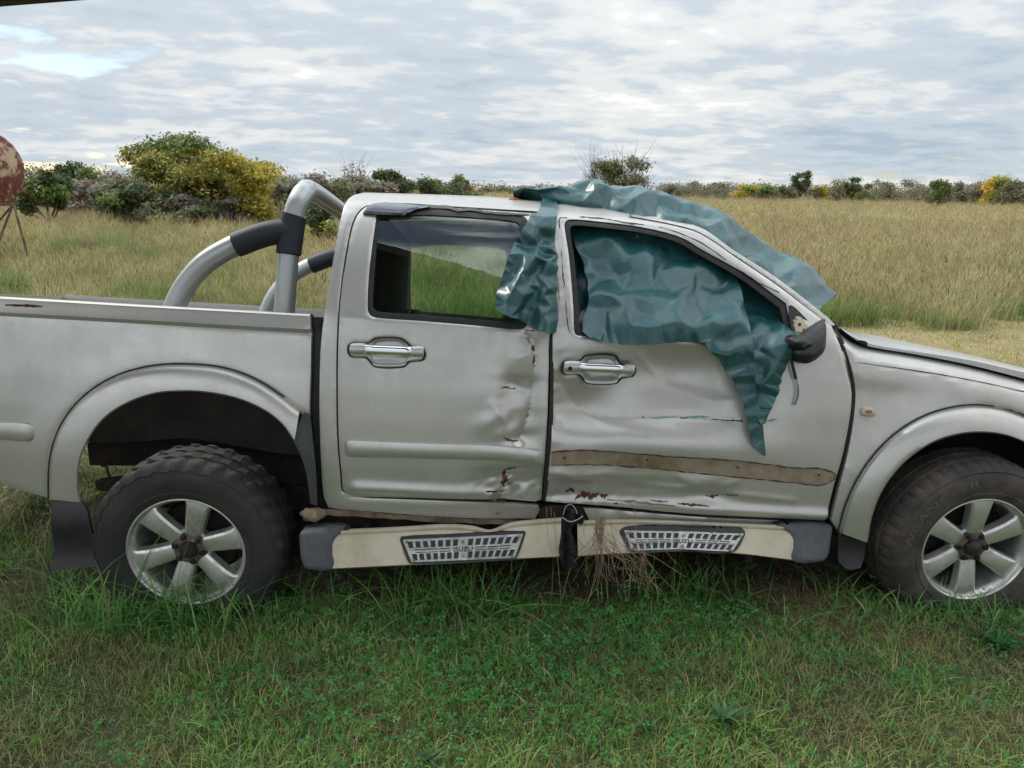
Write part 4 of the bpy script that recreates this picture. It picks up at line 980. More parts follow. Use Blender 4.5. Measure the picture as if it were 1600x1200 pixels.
# flap hanging behind the front door, over the rear window
sheet([(853,299),(866,300),(866,360),(868,440),(868,516),(859,519),(835,508),(812,497),(790,489),(778,483),(774,474),(781,445),(792,414),(805,385),(818,358),(830,337),(846,321)],
      [(853,300,-.03),(866,300,-.01),(846,321,-.03),(830,337,-.03),(805,385,-.04),(781,445,-.05),(774,474,-.055),(790,488,-.055),(812,497,-.05),(858,518,-.02),(866,400,-.012),(866,480,-.012),(838,400,-.06),(820,450,-.07),(845,460,-.04),(850,350,-.04)],
      17, 1.09, .6, .008, 42, out_floor(.012), 260, .018, None, lambda q_: .026*np.sin(np.arctan2(q_[:,0]-866, q_[:,1]-285)*24)*np.clip((q_[:,1]-300)/120, .2, 1.0))
# the part over the roof and windscreen: rows across the cab
sil = cat_rom([(806,300.5,1),(830,296.5),(870,294),(893,293),(900,287.5),(931,285),(956,293),(1005,300),(1050,312),(1064.5,324),(1110,329.5),(1145,354),(1215,399.5),(1250,420.5),(1296,464,1)], 6)
low = cat_rom([(812,307,1),(835,312),(862,318),(900,325),(950,332),(1000,341),(1057,352),(1099,366),(1145,396),(1215,441),(1255,468),(1281,485,1)], 6)
n_ = 32; sil, low = resample(sil, n_), resample(low, n_)
L0 = P(low, .012); L0[:,1] += .03
SI = AY(sil, E0[:,1].mean()+.16); 
MID = .5*(L0+SI); MID[:,1] -= .02; MID[:,2] += .012
BK1 = SI+[0,.16,-.025]; BK2 = SI+[.0,.42,-.06]; BK3 = SI+[0,.75,-.10]
rws = np.array([L0, .6*L0+.4*MID+[0,-.008,.004], MID, .5*MID+.5*SI+[0,-.01,.008], SI, .5*(SI+BK1)+[0,0,.004], BK1, BK2, BK3])
Vr = rws.reshape(-1, 3); Fr = []
for i in range(len(rws)-1):
    for j in range(n_-1):
        a = i*n_+j; Fr += [[a, a+1, a+n_+1], [a, a+n_+1, a+n_]] if (i+j) % 2 else [[a, a+1, a+n_], [a+1, a+n_+1, a+n_]]
pin = np.zeros(len(Vr)); pin[:n_] = .8; pin[4*n_:5*n_] = .7; pin[-n_:] = .8
Vr2 = crumple(Vr, np.array(Fr), 1.11, pin, 260, .006, .15, .03, None, 52)
tparts.append((b2w(Vr2), Fr))
tV, tF = join(tparts)
tarp = put('tarpaulin', tV, tF, TARP, None, sharp=0)
_bm = bmesh.new(); _bm.from_mesh(tarp.data); _bm.edges.ensure_lookup_table()
_ang = np.array([e_.calc_face_angle(0.0) if len(e_.link_faces) == 2 else 0.0 for e_ in _bm.edges]); _bm.free()
cw = tarp.data.attributes.new('crease_edge', 'FLOAT', 'EDGE'); cw.data.foreach_set('value', np.clip((_ang-.10)*4.0, 0, .92).astype(np.float32))
ss = tarp.modifiers.new('smooth', 'SUBSURF'); ss.levels = 2; ss.render_levels = 2
tag(tarp, 'crumpled teal tarpaulin draped over the cab and stuffed into the front window', 'tarpaulin')

# ================================================================== GROUND
GZ = 0.105                                     # the turf has grown up round the sunken tyres
def gp(x, y): return tuple(onZ(np.array([(x, y)]), GZ)[0][:2])
GND = Mat('earth_and_turf', (.1,.1,.05,1), .95)
gc = GND.coord('Object'); sx = GND.n('ShaderNodeSeparateXYZ'); GND.link(gc, sx.inputs[0])
n1 = GND.noise(1.6, 6, .6); n2 = GND.noise(28, 6, .7); n3 = GND.noise(.12, 4, .55); n4 = GND.noise(.9, 5, .6)
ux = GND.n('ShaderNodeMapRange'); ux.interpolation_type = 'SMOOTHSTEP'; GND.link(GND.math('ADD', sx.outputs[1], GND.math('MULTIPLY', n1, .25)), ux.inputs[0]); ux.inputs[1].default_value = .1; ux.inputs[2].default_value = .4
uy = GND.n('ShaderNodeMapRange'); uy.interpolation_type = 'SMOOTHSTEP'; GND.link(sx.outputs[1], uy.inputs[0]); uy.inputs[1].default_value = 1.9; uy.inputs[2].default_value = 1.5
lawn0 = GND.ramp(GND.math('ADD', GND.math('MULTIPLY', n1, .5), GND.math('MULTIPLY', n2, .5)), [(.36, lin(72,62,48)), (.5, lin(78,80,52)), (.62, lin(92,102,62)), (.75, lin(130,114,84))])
bare = GND.ramp(n2, [(.35, lin(52,42,34)), (.65, lin(84,68,54))])  # bare soil under the truck, darkened to stand for its shade
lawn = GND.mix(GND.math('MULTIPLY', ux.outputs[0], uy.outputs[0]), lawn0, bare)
dry = GND.ramp(GND.math('ADD', GND.math('MULTIPLY', n4, .5), GND.math('MULTIPLY', n2, .5)), [(.34, lin(104,92,62)), (.5, lin(138,122,86)), (.66, lin(160,142,106))])
fld = GND.ramp(GND.math('ADD', GND.math('MULTIPLY', n3, .7), GND.math('MULTIPLY', n4, .3)), [(.38, lin(118,118,66)), (.5, lin(150,132,86)), (.62, lin(162,138,96))])
yy = sx.outputs[1]
k1 = GND.n('ShaderNodeMapRange'); k1.interpolation_type = 'SMOOTHSTEP'; GND.link(GND.math('ADD', yy, GND.math('MULTIPLY', n1, 1.6)), k1.inputs[0]); k1.inputs[1].default_value = 3.6; k1.inputs[2].default_value = 5.4
k2 = GND.n('ShaderNodeMapRange'); k2.interpolation_type = 'SMOOTHSTEP'; GND.link(yy, k2.inputs[0]); k2.inputs[1].default_value = 7; k2.inputs[2].default_value = 12
GND.set('Base Color', GND.mix(k2.outputs[0], GND.mix(k1.outputs[0], lawn, dry), fld)); GND.bump(n2, .5, .02)
xs = np.concatenate([-np.geomspace(6, 1500, 22)[::-1], np.linspace(-5, 8, 40), np.geomspace(9, 1500, 22)]); ys = np.concatenate([-np.geomspace(3, 1500, 14)[::-1], np.linspace(-2.5, 6, 30), np.geomspace(6.6, 2500, 36)])
gx, gy = np.meshgrid(xs, ys); gz = .02*wob(gx*100, gy*100, 230, 1)*np.exp(-((gx-1.5)/9)**2-(gy/9)**2)-.005+GZ
Vg = np.stack([gx.ravel(), gy.ravel(), gz.ravel()], -1); nx = len(xs)
Fg = [[j*nx+i, j*nx+i+1, (j+1)*nx+i+1, (j+1)*nx+i] for j in range(len(ys)-1) for i in range(nx-1)]
tag(put('ground', Vg, Fg, GND.m, None), kind='structure')

# ---- blades
def blades(base, h, wd, az, bend, col, seg=3, twist=.4):
    n = len(base); t = np.linspace(0, 1, seg+1); d = np.stack([np.cos(az), np.sin(az)], -1)
    tw = az+np.pi/2+rng.uniform(-twist, twist, n); wv = np.stack([np.cos(tw), np.sin(tw)], -1)
    V = np.zeros((n, 2*seg+1, 3)); C = np.zeros((n, 2*seg+1, 3))
    for k in range(seg+1):
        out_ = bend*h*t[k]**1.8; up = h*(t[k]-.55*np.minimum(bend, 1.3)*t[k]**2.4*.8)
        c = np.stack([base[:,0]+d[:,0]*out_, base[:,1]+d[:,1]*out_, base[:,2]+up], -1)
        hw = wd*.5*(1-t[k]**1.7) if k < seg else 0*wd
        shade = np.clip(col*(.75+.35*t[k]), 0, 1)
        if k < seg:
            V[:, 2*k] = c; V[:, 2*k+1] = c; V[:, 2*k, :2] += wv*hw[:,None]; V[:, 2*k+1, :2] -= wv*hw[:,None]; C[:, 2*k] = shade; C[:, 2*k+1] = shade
        else: V[:, 2*k] = c; C[:, 2*k] = shade
    f = []
    for k in range(seg-1): f += [(2*k, 2*k+1, 2*k+3), (2*k, 2*k+3, 2*k+2)]
    f += [(2*seg-2, 2*seg-1, 2*seg)]
    F = (np.arange(n)*(2*seg+1))[:, None, None]+np.array(f)[None]
    return V.reshape(-1, 3), F.reshape(-1, 3), C.reshape(-1, 3)
def cat_geo(L):
    V, F, C, s = [], [], [], 0
    for v, f, c in L: V.append(v); F.append(f+s); C.append(c); s += len(v)
    return np.concatenate(V), np.concatenate(F), np.concatenate(C)
def pal(n, cols, wts, jit=.18):
    cols = np.array([c[:3] for c in cols]); k = rng.choice(len(cols), n, p=np.array(wts)/sum(wts)); c = cols[k]*(1+rng.normal(0, jit, (n, 1)))*(1+rng.normal(0, jit*.35, (n, 3))); return np.clip(c, .004, .9)
def pnoise(x, y, wl, seed): return wob(x*100, y*100, wl*100, seed)
LG = [lin(116,164,76), lin(132,172,82), lin(150,176,98), lin(184,178,128), lin(194,176,140), lin(94,140,68)]
# short turf in front of, under and behind the truck
def turf(n, x0, x1, y0, y1, hmul=1.0, wts=(4,4,3,2,1.5,3), keep=None, wmul=1.0, bright=1.0):
    b = np.stack([rng.uniform(x0, x1, n), rng.uniform(y0, y1, n), np.full(n, GZ-.008)], -1)
    if keep is not None: b = b[rng.uniform(0, 1, len(b)) < keep(b[:,0], b[:,1])]
    n = len(b); c = pal(n, LG, wts)*bright*1.12
    dryp = np.clip(pnoise(b[:,0], b[:,1], .45, 2)*1.7+.16+.5*sstep(1.9, 2.9, b[:,0])*sstep(.1, -.4, b[:,1])+.3*sstep(.6, -.3, b[:,0]), 0, 1)[:, None]; c = c*(1-dryp*.65)+pal(n, [lin(168,148,112), lin(138,140,90)], (1,1))*dryp*.65*bright
    h = rng.gamma(5, .0085, n)*hmul*(1+.5*pnoise(b[:,0], b[:,1], .6, 3)); h = np.clip(h, .012, .2)
    return blades(b, h, rng.uniform(.0022, .0046, n)*wmul, rng.uniform(0, 6.283, n), rng.uniform(.2, 1.2, n), c)
under = lambda x, y: np.where((x > -.9) & (x < 3.9) & (y > .08) & (y < 1.75), .05, 1.0)
L = [turf(105000, -1.3, 3.9, -1.15, .45, 1.0, (4,4,3,2,1.5,3), under), turf(16000, -2.6, 6, .3, 2.6, 1.2, (3,3,4,3,2,2), under, 1.4), turf(26000, -2.8, .1, .2, 3.2, 1.3, (3,4,4,3,1,1), under, 1.5, 1.1), turf(14000, 3.85, 6.6, -1.6, .7, 1.0), turf(9000, -3.2, -1.25, -1.4, .4, 1.1), turf(40000, -3.5, 9, 1.6, 6.6, 1.1, (2,3,4,5,4,1), None, 2.2, 1.15)]
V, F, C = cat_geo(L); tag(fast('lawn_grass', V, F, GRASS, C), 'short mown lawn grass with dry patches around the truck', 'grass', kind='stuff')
# clover
def clover(n, x0, x1, y0, y1, dens):
    b = np.stack([rng.uniform(x0, x1, n), rng.uniform(y0, y1, n)], -1); b = b[rng.uniform(0, 1, n) < dens(b[:,0], b[:,1])]; n = len(b)
    r = rng.uniform(.007, .0145, n); z = rng.gamma(4, .010, n)+.008+GZ; az = rng.uniform(0, 6.283, n); tl = rng.normal(0, .28, (n, 2)); col = pal(n, [lin(70,130,64), lin(80,140,68), lin(94,148,76), lin(64,116,60)], (3,3,1,2), .16)
    Vs, Fs, Cs = [], [], []
    for k in range(3):
        a = az+k*2.0944
        pts = []
        for (rr, da) in ((.12,0),(.75,-.62),(1.12,-.42),(1.02,0),(1.12,.42),(.75,.62)):
            x = r*rr*np.cos(a+da); y = r*rr*np.sin(a+da); pts.append(np.stack([b[:,0]+x, b[:,1]+y, z+x*tl[:,0]+y*tl[:,1]-.12*r*abs(da)*2+ (0.1*r if rr < .5 else 0)], -1))
        V_ = np.stack(pts, 1); Vs.append(V_); Cs.append(np.repeat((col*(1+.12*(k-1)))[:, None], 6, 1))
    V_ = np.concatenate(Vs, 1).reshape(-1, 3); C_ = np.concatenate(Cs, 1).reshape(-1, 3)
    f = np.array([(0,1,2),(0,2,3),(0,3,4),(0,4,5)]); f = np.concatenate([f+6*k for k in range(3)])
    F_ = (np.arange(n)*18)[:, None, None]+f[None]; return V_, F_.reshape(-1, 3), C_
def cden(x, y):
    base = np.clip(.25+1.2*pnoise(x, y, .45, 1), 0, 1); r = base*.30
    for (px, py, rx, ry, a) in ((1010,985,.42,.12,.95),(860,1040,.5,.17,.75),(640,1000,.4,.15,.5),(330,965,.34,.07,.8),(1130,975,.2,.09,.9),(1440,1075,.14,.07,.8),(560,1110,.5,.16,.5),(1560,1000,.12,.08,.7),(900,1140,.35,.1,.45)):
        c = gp(px, py); r = r+a*np.exp(-((x-c[0])/rx)**2-((y-c[1])/ry)**2)
    for (px, py, rx, ry, a) in ((1275,955,.26,.13,.95),(1380,1120,.5,.2,.6),(60,1100,.3,.25,.7)):
        c = gp(px, py); r = r*(1-a*np.exp(-((x-c[0])/rx)**2-((y-c[1])/ry)**2))
    return np.clip(r, 0, 1)
V, F, C = clover(22000, -1.2, 3.8, -1.1, .32, cden)
tag(fast('clover', V, F, GRASS, C), 'low three leaf clover spreading through the lawn before the truck', 'clover', kind='stuff')
# long blades growing up round the wheels and under the running boards
def longg(c, n, sx_, sy_, h0, h1, cols=None, wts=None, w0=.004, w1=.009, b0=.3, b1=1.5):
    b = np.stack([rng.normal(c[0], sx_, n), rng.normal(c[1], sy_, n), np.full(n, GZ-.01)], -1)
    return blades(b, rng.uniform(h0, h1, n), rng.uniform(w0, w1, n), rng.uniform(0, 6.283, n), rng.uniform(b0, b1, n), pal(n, cols or [lin(104,158,76), lin(126,168,94), lin(86,134,66), lin(152,166,106)], wts or (3,2,3,1)), seg=6)
L = [longg(gp(690,955), 240, .18, .06, .10, .30), longg(gp(1090,945), 90, .15, .06, .10, .28), longg((-.08,-.09), 240, .22, .05, .10, .36), longg((-.16,-.10), 14, .12, .03, .36, .52, None, None, .006, .011, .2, .9), longg(gp(150,945), 160, .16, .10, .08, .26), longg(gp(40,880), 260, .26, .2, .08, .22, None, None, .003, .006), longg(gp(460,940), 40, .09, .05, .08, .22), longg(gp(1420,965), 110, .16, .06, .06, .17), longg((3.1,-.09), 260, .28, .05, .06, .20), longg(gp(1330,945), 40, .1, .06, .08, .2), longg((1.4,.2), 50, .6, .08, .06, .2)]
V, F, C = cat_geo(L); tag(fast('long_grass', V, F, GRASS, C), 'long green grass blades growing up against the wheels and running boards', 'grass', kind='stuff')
# dead straw patch by the front mud flap, and dead stalks under the cab
ST = [lin(150,126,98), lin(128,104,80), lin(172,150,120), lin(98,82,64)]
L = [longg(gp(1275,952), 900, .17, .09, .04, .12, ST, (3,3,2,2), .0015, .003, .8, 2.2), longg((1.7,.42), 500, .65, .12, .05, .17, ST, (1,3,.5,4), .0015, .003, .5, 2), longg(gp(1430,1012), 140, .05, .04, .02, .06, [lin(196,160,104)], (1,), .002, .003, .9, 2), longg((1.8,-.3), 500, 1.2, .3, .03, .07, ST, (3,3,2,2), .0012, .0024, 1, 2.4)]
V, F, C = cat_geo(L); tag(fast('dead_straw', V, F, GRASS, C), 'tangled dry brown straw lying under the cab and by the front mud flap', 'straw', kind='stuff')
# broad-leaved weeds
def weed(px, r, n, label, cols):
    c = onZ(np.array([px]), GZ)[0]; V, F, C = blades(np.repeat([[c[0], c[1], GZ-.004]], n, 0)+rng.normal(0, .006, (n, 3))*[1,1,0], rng.uniform(.7, 1.1, n)*r, rng.uniform(.16, .26, n)*r, np.linspace(0, 6.283, n, endpoint=False)+rng.normal(0, .2, n), rng.uniform(.6, 1.3, n), pal(n, cols, [1]*len(cols), .12), seg=5, twist=.1)
    tag(fast('weed', V, F, GRASS, C), label, 'weed', 'broad leaved weeds in the lawn')
weed((1130,1128), .10, 16, 'spiky green rosette weed in the lawn below the front running board', [lin(66,112,60), lin(88,126,84)])
weed((735,1140), .06, 15, 'small green lobed weed near the bottom edge below the rear door', [lin(84,130,74), lin(72,116,64)])
weed((672,1192), .06, 13, 'broad leaf weed half cut by the bottom edge of the picture', [lin(84,126,80), lin(72,112,70)])
weed((1560,1015), .09, 30, 'feathery bright green weed in front of the front tyre', [lin(56,112,62), lin(70,130,70)])
weed((1010,1145), .07, 12, 'small pale green weed between the two rosettes in the lawn', [lin(90,130,86), lin(66,112,60)])
# ================================================================== dead weed bunch, black strap
bunch = []
def stalk(pts, y, r=.0011):
    w_ = b2w(AY(cat_rom(pts, 5), y)); return tube_geo(w_, np.linspace(r, r*.55, len(w_)), 5)
for i in range(34):
    x0 = 938+rng.normal(0, 6); dx = rng.normal(0, 15)*rng.choice([1,1,2.4]); y1 = rng.choice([rng.uniform(835, 880), rng.uniform(870, 945)])
    pts = [(x0+rng.normal(0,3), 806+rng.uniform(0,8)), (x0+rng.normal(0,3), 826), (x0+dx*.2+rng.normal(0,3), 850)]
    if y1 > 880: pts.append((x0+dx*.55+rng.normal(0,7), 880))
    pts.append((x0+dx+rng.normal(0,6), y1)); bunch.append(stalk(pts, -.075-rng.uniform(0, .03), .0008+.0007*rng.uniform()))
for i in range(24):
    x0 = 985+rng.normal(0, 14); dx = rng.uniform(8, 46); pts = [(x0-22+rng.normal(0,16), 842+rng.normal(0,12)), (x0+rng.normal(0,9), 868), (x0+dx*.4+rng.normal(0,13), 893+rng.normal(0,6)), (x0+dx+rng.normal(0,16), rng.uniform(896, 936))]; bunch.append(stalk(pts, -.085-rng.uniform(0, .03), .0007+.0006*rng.uniform()))
for pts in ([(904,842),(915,855),(940,820)], [(906,862),(925,840),(938,822)], [(866,800),(868,838),(874,905),(877,945)], [(854,792),(856,835),(864,868)], [(861,792),(862,815)], [(836,794),(832,815)], [(940,835),(965,856),(1010,894)], [(942,815),(960,824),(965,832)], [(1030,850),(1058,882)], [(948,880),(962,886),(1010,892)], [(988,845),(992,880),(987,915)], [(990,790),(994,830),(1000,858)], [(915,812),(912,832),(914,838)], [(934,925),(936,945)]):
    bunch.append(stalk(pts, -.08, .0011))
V, F = join(bunch); STRAW = make_rust('dry_stalk', lin(110,92,72), lin(146,124,100), lin(176,156,130), 20, .9)
tag(put('dead_weed_bunch', V, F, STRAW, None), 'bunch of dry dead weed stalks hanging over the broken running board gap', 'dead weeds')
q = cat_rom([(876,800),(900,796),(912,806),(910,820),(897,818),(893,830),(899,850),(903,885),(905,893),(884,890),(874,868),(876,840),(880,820)], 4, True)
V, F, d = cdt(q, [], 4); B = AY(V, -.075); B[:,1] += .02*np.sin(V[:,0]*.35)*np.clip(d/8, 0, 1)-.012*wob(V[:,0], V[:,1], 24, 3)
B2 = B
tag(finish('black_strap', B2, F, Mat('black_cloth', (.008,.008,.009,1), .8).m, None, .006), 'black cloth strip tied round the sill between the two running boards', 'cloth')
tube_pts = b2w(AY(cat_rom([(880,805),(884,792),(892,788),(899,795),(902,803)], 6), -.09)); v1 = tube_geo(tube_pts, .0012, 5); v2 = tube_geo(b2w(AY(cat_rom([(878,808),(890,815),(902,812),(911,806)], 6), -.10)), .0016, 5)
V, F = join([v1, v2]); tag(put('binding_wire', V, F, Mat('pale_wire', lin(190,186,176), .5).m, None), 'thin pale binding wire looped round the black cloth strip', 'wire')

# ================================================================== TALL FIELD GRASS
protos = bpy.data.collections.new('grass_tufts')
def tuft(nm, n, r, h0, h1, cols, wts, wd, heads):
    b = np.stack([rng.normal(0, r, n), rng.normal(0, r, n), np.full(n, -.02)], -1); h = rng.uniform(h0, h1, n)
    az = rng.uniform(0, 6.283, n); bd = rng.uniform(.1, .8, n)
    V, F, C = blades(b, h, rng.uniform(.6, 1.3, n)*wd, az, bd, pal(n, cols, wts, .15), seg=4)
    if heads:
        k = rng.choice(n, heads); V2, F2, C2 = blades(b[k]+np.stack([np.cos(az[k])*bd[k]*h[k]*.75, np.sin(az[k])*bd[k]*h[k]*.75, h[k]*.72], -1), h[k]*.26, np.full(heads, wd*2.0), az[k], np.full(heads, .5), pal(heads, [lin(176,156,116), lin(150,128,98)], (1,1), .15), seg=2); F2 = F2+len(V)
        V, F, C = np.concatenate([V, V2]), np.concatenate([F, F2]), np.concatenate([C, C2])
    o = fast(nm, V, F, GRASS, C); COL.objects.unlink(o); protos.objects.link(o); return o
TAN = [lin(204,198,152), lin(188,184,134), lin(172,172,120), lin(214,206,168)]; OLV = [lin(160,162,106), lin(142,152,94), lin(172,168,116)]; GRN = [lin(104,134,62), lin(122,148,72), lin(86,114,56)]
tuft('a', 70, .10, .30, .62, TAN+OLV, (3,3,2,2,1,1,1), .006, 24); tuft('b', 70, .10, .25, .55, OLV+TAN, (3,2,2,2,1,1,1), .006, 14)
tuft('c', 64, .10, .22, .48, GRN+OLV, (3,3,2,1,1,1), .007, 4); tuft('d', 60, .13, .40, .80, TAN+OLV, (3,2,1,3,1,1,1), .005, 34)
tuft('e', 46, .12, .3, .6, [lin(122,108,92), lin(140,124,104), lin(104,92,78)], (1,1,1), .0045, 0)
tuft('f', 40, .12, .16, .34, [lin(124,136,112), lin(140,150,126), lin(104,122,88)], (1,1,1), .010, 0)
pts, idx, scl, rot_ = [], [], [], []
def scatter(n, y0, y1, s0, s1, pw=1.0):
    y = y0+(y1-y0)*rng.uniform(0, 1, n)**pw; hw = .80*(y+2.6)+4
    x = 1.5+rng.uniform(-1, 1, n)*hw
    edge = 6.2+.35*np.sin(x*.9)+.25*np.sin(x*2.3+1)+np.where(x < 3, -.6, 0)
    k = y > edge; x, y, e_ = x[k], y[k], edge[k]; n = len(x)
    g = pnoise(x, y, 5, 1)*1.2+pnoise(x, y, 1.7, 3)*.6+pnoise(x, y, 14, 0)*.5+rng.normal(0, .25, n)+.75*np.exp(-(y-e_)/3.0)+np.where(x < 3, .38, 0.0)-.010*np.clip(y-12, 0, 30)
    i = np.where(g > .55, 2, np.where(g > .2, 1, np.where(g > -.35, 0, 3))); u = rng.uniform(0, 1, n); i = np.where(u < .03, 4, i); i = np.where((u > .93) & (x < 2), 5, i); i = np.where((u > .975) & (x >= 2), 4, i)
    pts.append(np.stack([x, y, x*0+GZ], -1)); idx.append(i); scl.append(rng.uniform(s0, s1, n)*(1+.35*pnoise(x, y, 3.5, 2)+.2*pnoise(x, y, 1.2, 0))); rot_.append(rng.uniform(0, 6.283, n))
scatter(5200, 5.6, 14, .62, 1.05); scatter(7500, 14, 34, .7, 1.1); scatter(7500, 34, 105, 1.0, 1.6, .8); scatter(2600, 100, 240, 1.3, 2.2)
pts, idx, scl, rot_ = map(np.concatenate, (pts, idx, scl, rot_))
me = bpy.data.meshes.new('tall_grass'); me.vertices.add(len(pts)); me.vertices.foreach_set('co', pts.astype(np.float32).ravel())
for nm, ty, dat in (('idx', 'INT', idx.astype(np.int32)), ('scl', 'FLOAT', scl.astype(np.float32)), ('rot', 'FLOAT', rot_.astype(np.float32))):
    a = me.attributes.new(nm, ty, 'POINT'); a.data.foreach_set('value', dat)
tall = bpy.data.objects.new('tall_grass', me); COL.objects.link(tall)
tag(tall, 'tall dry yellow and olive grass covering the field behind the truck', 'grass', kind='stuff')
ng = bpy.data.node_groups.new('grass_scatter', 'GeometryNodeTree'); ng.interface.new_socket('Geometry', in_out='INPUT', socket_type='NodeSocketGeometry'); ng.interface.new_socket('Geometry', in_out='OUTPUT', socket_type='NodeSocketGeometry')
gi = ng.nodes.new('NodeGroupInput'); go = ng.nodes.new('NodeGroupOutput'); ip = ng.nodes.new('GeometryNodeInstanceOnPoints'); ci = ng.nodes.new('GeometryNodeCollectionInfo')
ci.inputs['Collection'].default_value = protos; ci.inputs['Separate Children'].default_value = True; ci.inputs['Reset Children'].default_value = True
def attr(nm, ty):
    n = ng.nodes.new('GeometryNodeInputNamedAttribute'); n.data_type = ty; n.inputs[0].default_value = nm; return [o for o in n.outputs if o.enabled][0]
cxyz = ng.nodes.new('ShaderNodeCombineXYZ'); ng.links.new(attr('rot', 'FLOAT'), cxyz.inputs[2])
ng.links.new(gi.outputs[0], ip.inputs['Points']); ng.links.new(ci.outputs[0], ip.inputs['Instance']); ip.inputs['Pick Instance'].default_value = True
ng.links.new(attr('idx', 'INT'), ip.inputs['Instance Index']); ng.links.new(cxyz.outputs[0], ip.inputs['Rotation']); ng.links.new(attr('scl', 'FLOAT'), ip.inputs['Scale'])
ng.links.new(ip.outputs[0], go.inputs[0]); md = tall.modifiers.new('scatter', 'NODES'); md.node_group = ng
TWIG = make_rust('dry_twig', lin(130,112,96), lin(150,132,112), lin(166,148,128), 8, .9)
# bare dead shrublets standing in the grass
def twigs(px, base_y, h, n, label, spread=.5, col=None):
    c = onZ(np.array([(px, base_y)]), GZ)[0]; parts = []
    for i in range(n):
        a = rng.uniform(0, 6.283); s_ = rng.uniform(.1, spread); tip = np.array([math.cos(a)*s_*h, math.sin(a)*s_*h, h*rng.uniform(.6, 1)]); m_ = tip*.5+rng.normal(0, .04*h, 3)
        parts.append(tube_geo(cat3([c, c+m_, c+tip], 4), np.linspace(.006, .002, 9), 4))
        for k in range(4):
            f = rng.uniform(.4, .9); st_ = c+tip*f; e_ = st_+np.array([rng.normal(0, .16), rng.normal(0, .16), rng.uniform(.05, .25)])*h; parts.append(tube_geo(np.array([st_, .5*(st_+e_)+rng.normal(0, .02*h, 3), e_]), np.array([.003, .0025, .0015]), 4))
    V, F = join(parts); tag(put('dead_shrub', V, F, TWIG, None, sharp=0), label, 'dead shrub', 'bare dead shrubs in the field')
twigs(218, 432, .95, 4, 'thin bare brown stalks in the grass left of the roll bar', .2)
twigs(1215, 398, 2.0, 12, 'bare brown twiggy shrub in the field just right of the windscreen', .55)
twigs(1300, 392, 1.9, 12, 'wide bare twiggy shrub in the middle of the right field', .6)
twigs(1560, 405, 1.8, 5, 'tall thin bare stalks at the right edge of the field', .25)
twigs(135, 415, .8, 6, 'pale bare stalks in the grass right of the tank stand', .3)
# ================================================================== TREES
DG, OL, YE, GB, BG, YG, GO = (.085,.125,.05), (.16,.17,.075), (.60,.44,.06), (.27,.23,.19), (.17,.26,.07), (.38,.39,.09), (.25,.26,.16)
def crown_geo(cl, nleaf, size, cfun, flat=.6, fill=.75):
    """cl: rows of centre x,y,z and radii; leaves spread through every clump"""
    cl = np.array(cl, float); vol = (cl[:,3]*cl[:,4]*cl[:,5])**.8; k = rng.choice(len(cl), nleaf, p=vol/vol.sum())
    d = rng.normal(0, 1, (nleaf, 3)); d /= np.linalg.norm(d, axis=1)[:,None]; r = rng.uniform(0, 1, nleaf)**(1/3)*(.55+.45*rng.uniform(0, 1, nleaf)**.5)
    p = cl[k,:3]+d*cl[k,3:6]*(r*(1+.3*np.minimum(np.abs(rng.normal(0, 1, nleaf)), 1.7)**1.5))[:,None]
    n = d+rng.normal(0, .8, (nleaf, 3))+[0,0,flat]; n /= np.linalg.norm(n, axis=1)[:,None]
    a = np.cross(n, rng.normal(0, 1, (nleaf, 3))); a /= np.linalg.norm(a, axis=1)[:,None]; b = np.cross(n, a)
    s = size*rng.uniform(.6, 1.4, nleaf)[:,None]
    V = np.stack([p-a*s, p-b*s*.45+n*s*.1, p+a*s, p+b*s*.45-n*s*.1], 1).reshape(-1, 3)
    F = np.arange(nleaf*4).reshape(-1, 4)
    c = np.clip(cfun(p, k)*(1+rng.normal(0, .18, (nleaf, 1)))*(1+rng.normal(0, .06, (nleaf, 3))), .004, .9)
    return V, F, np.repeat(c, 4, 0)
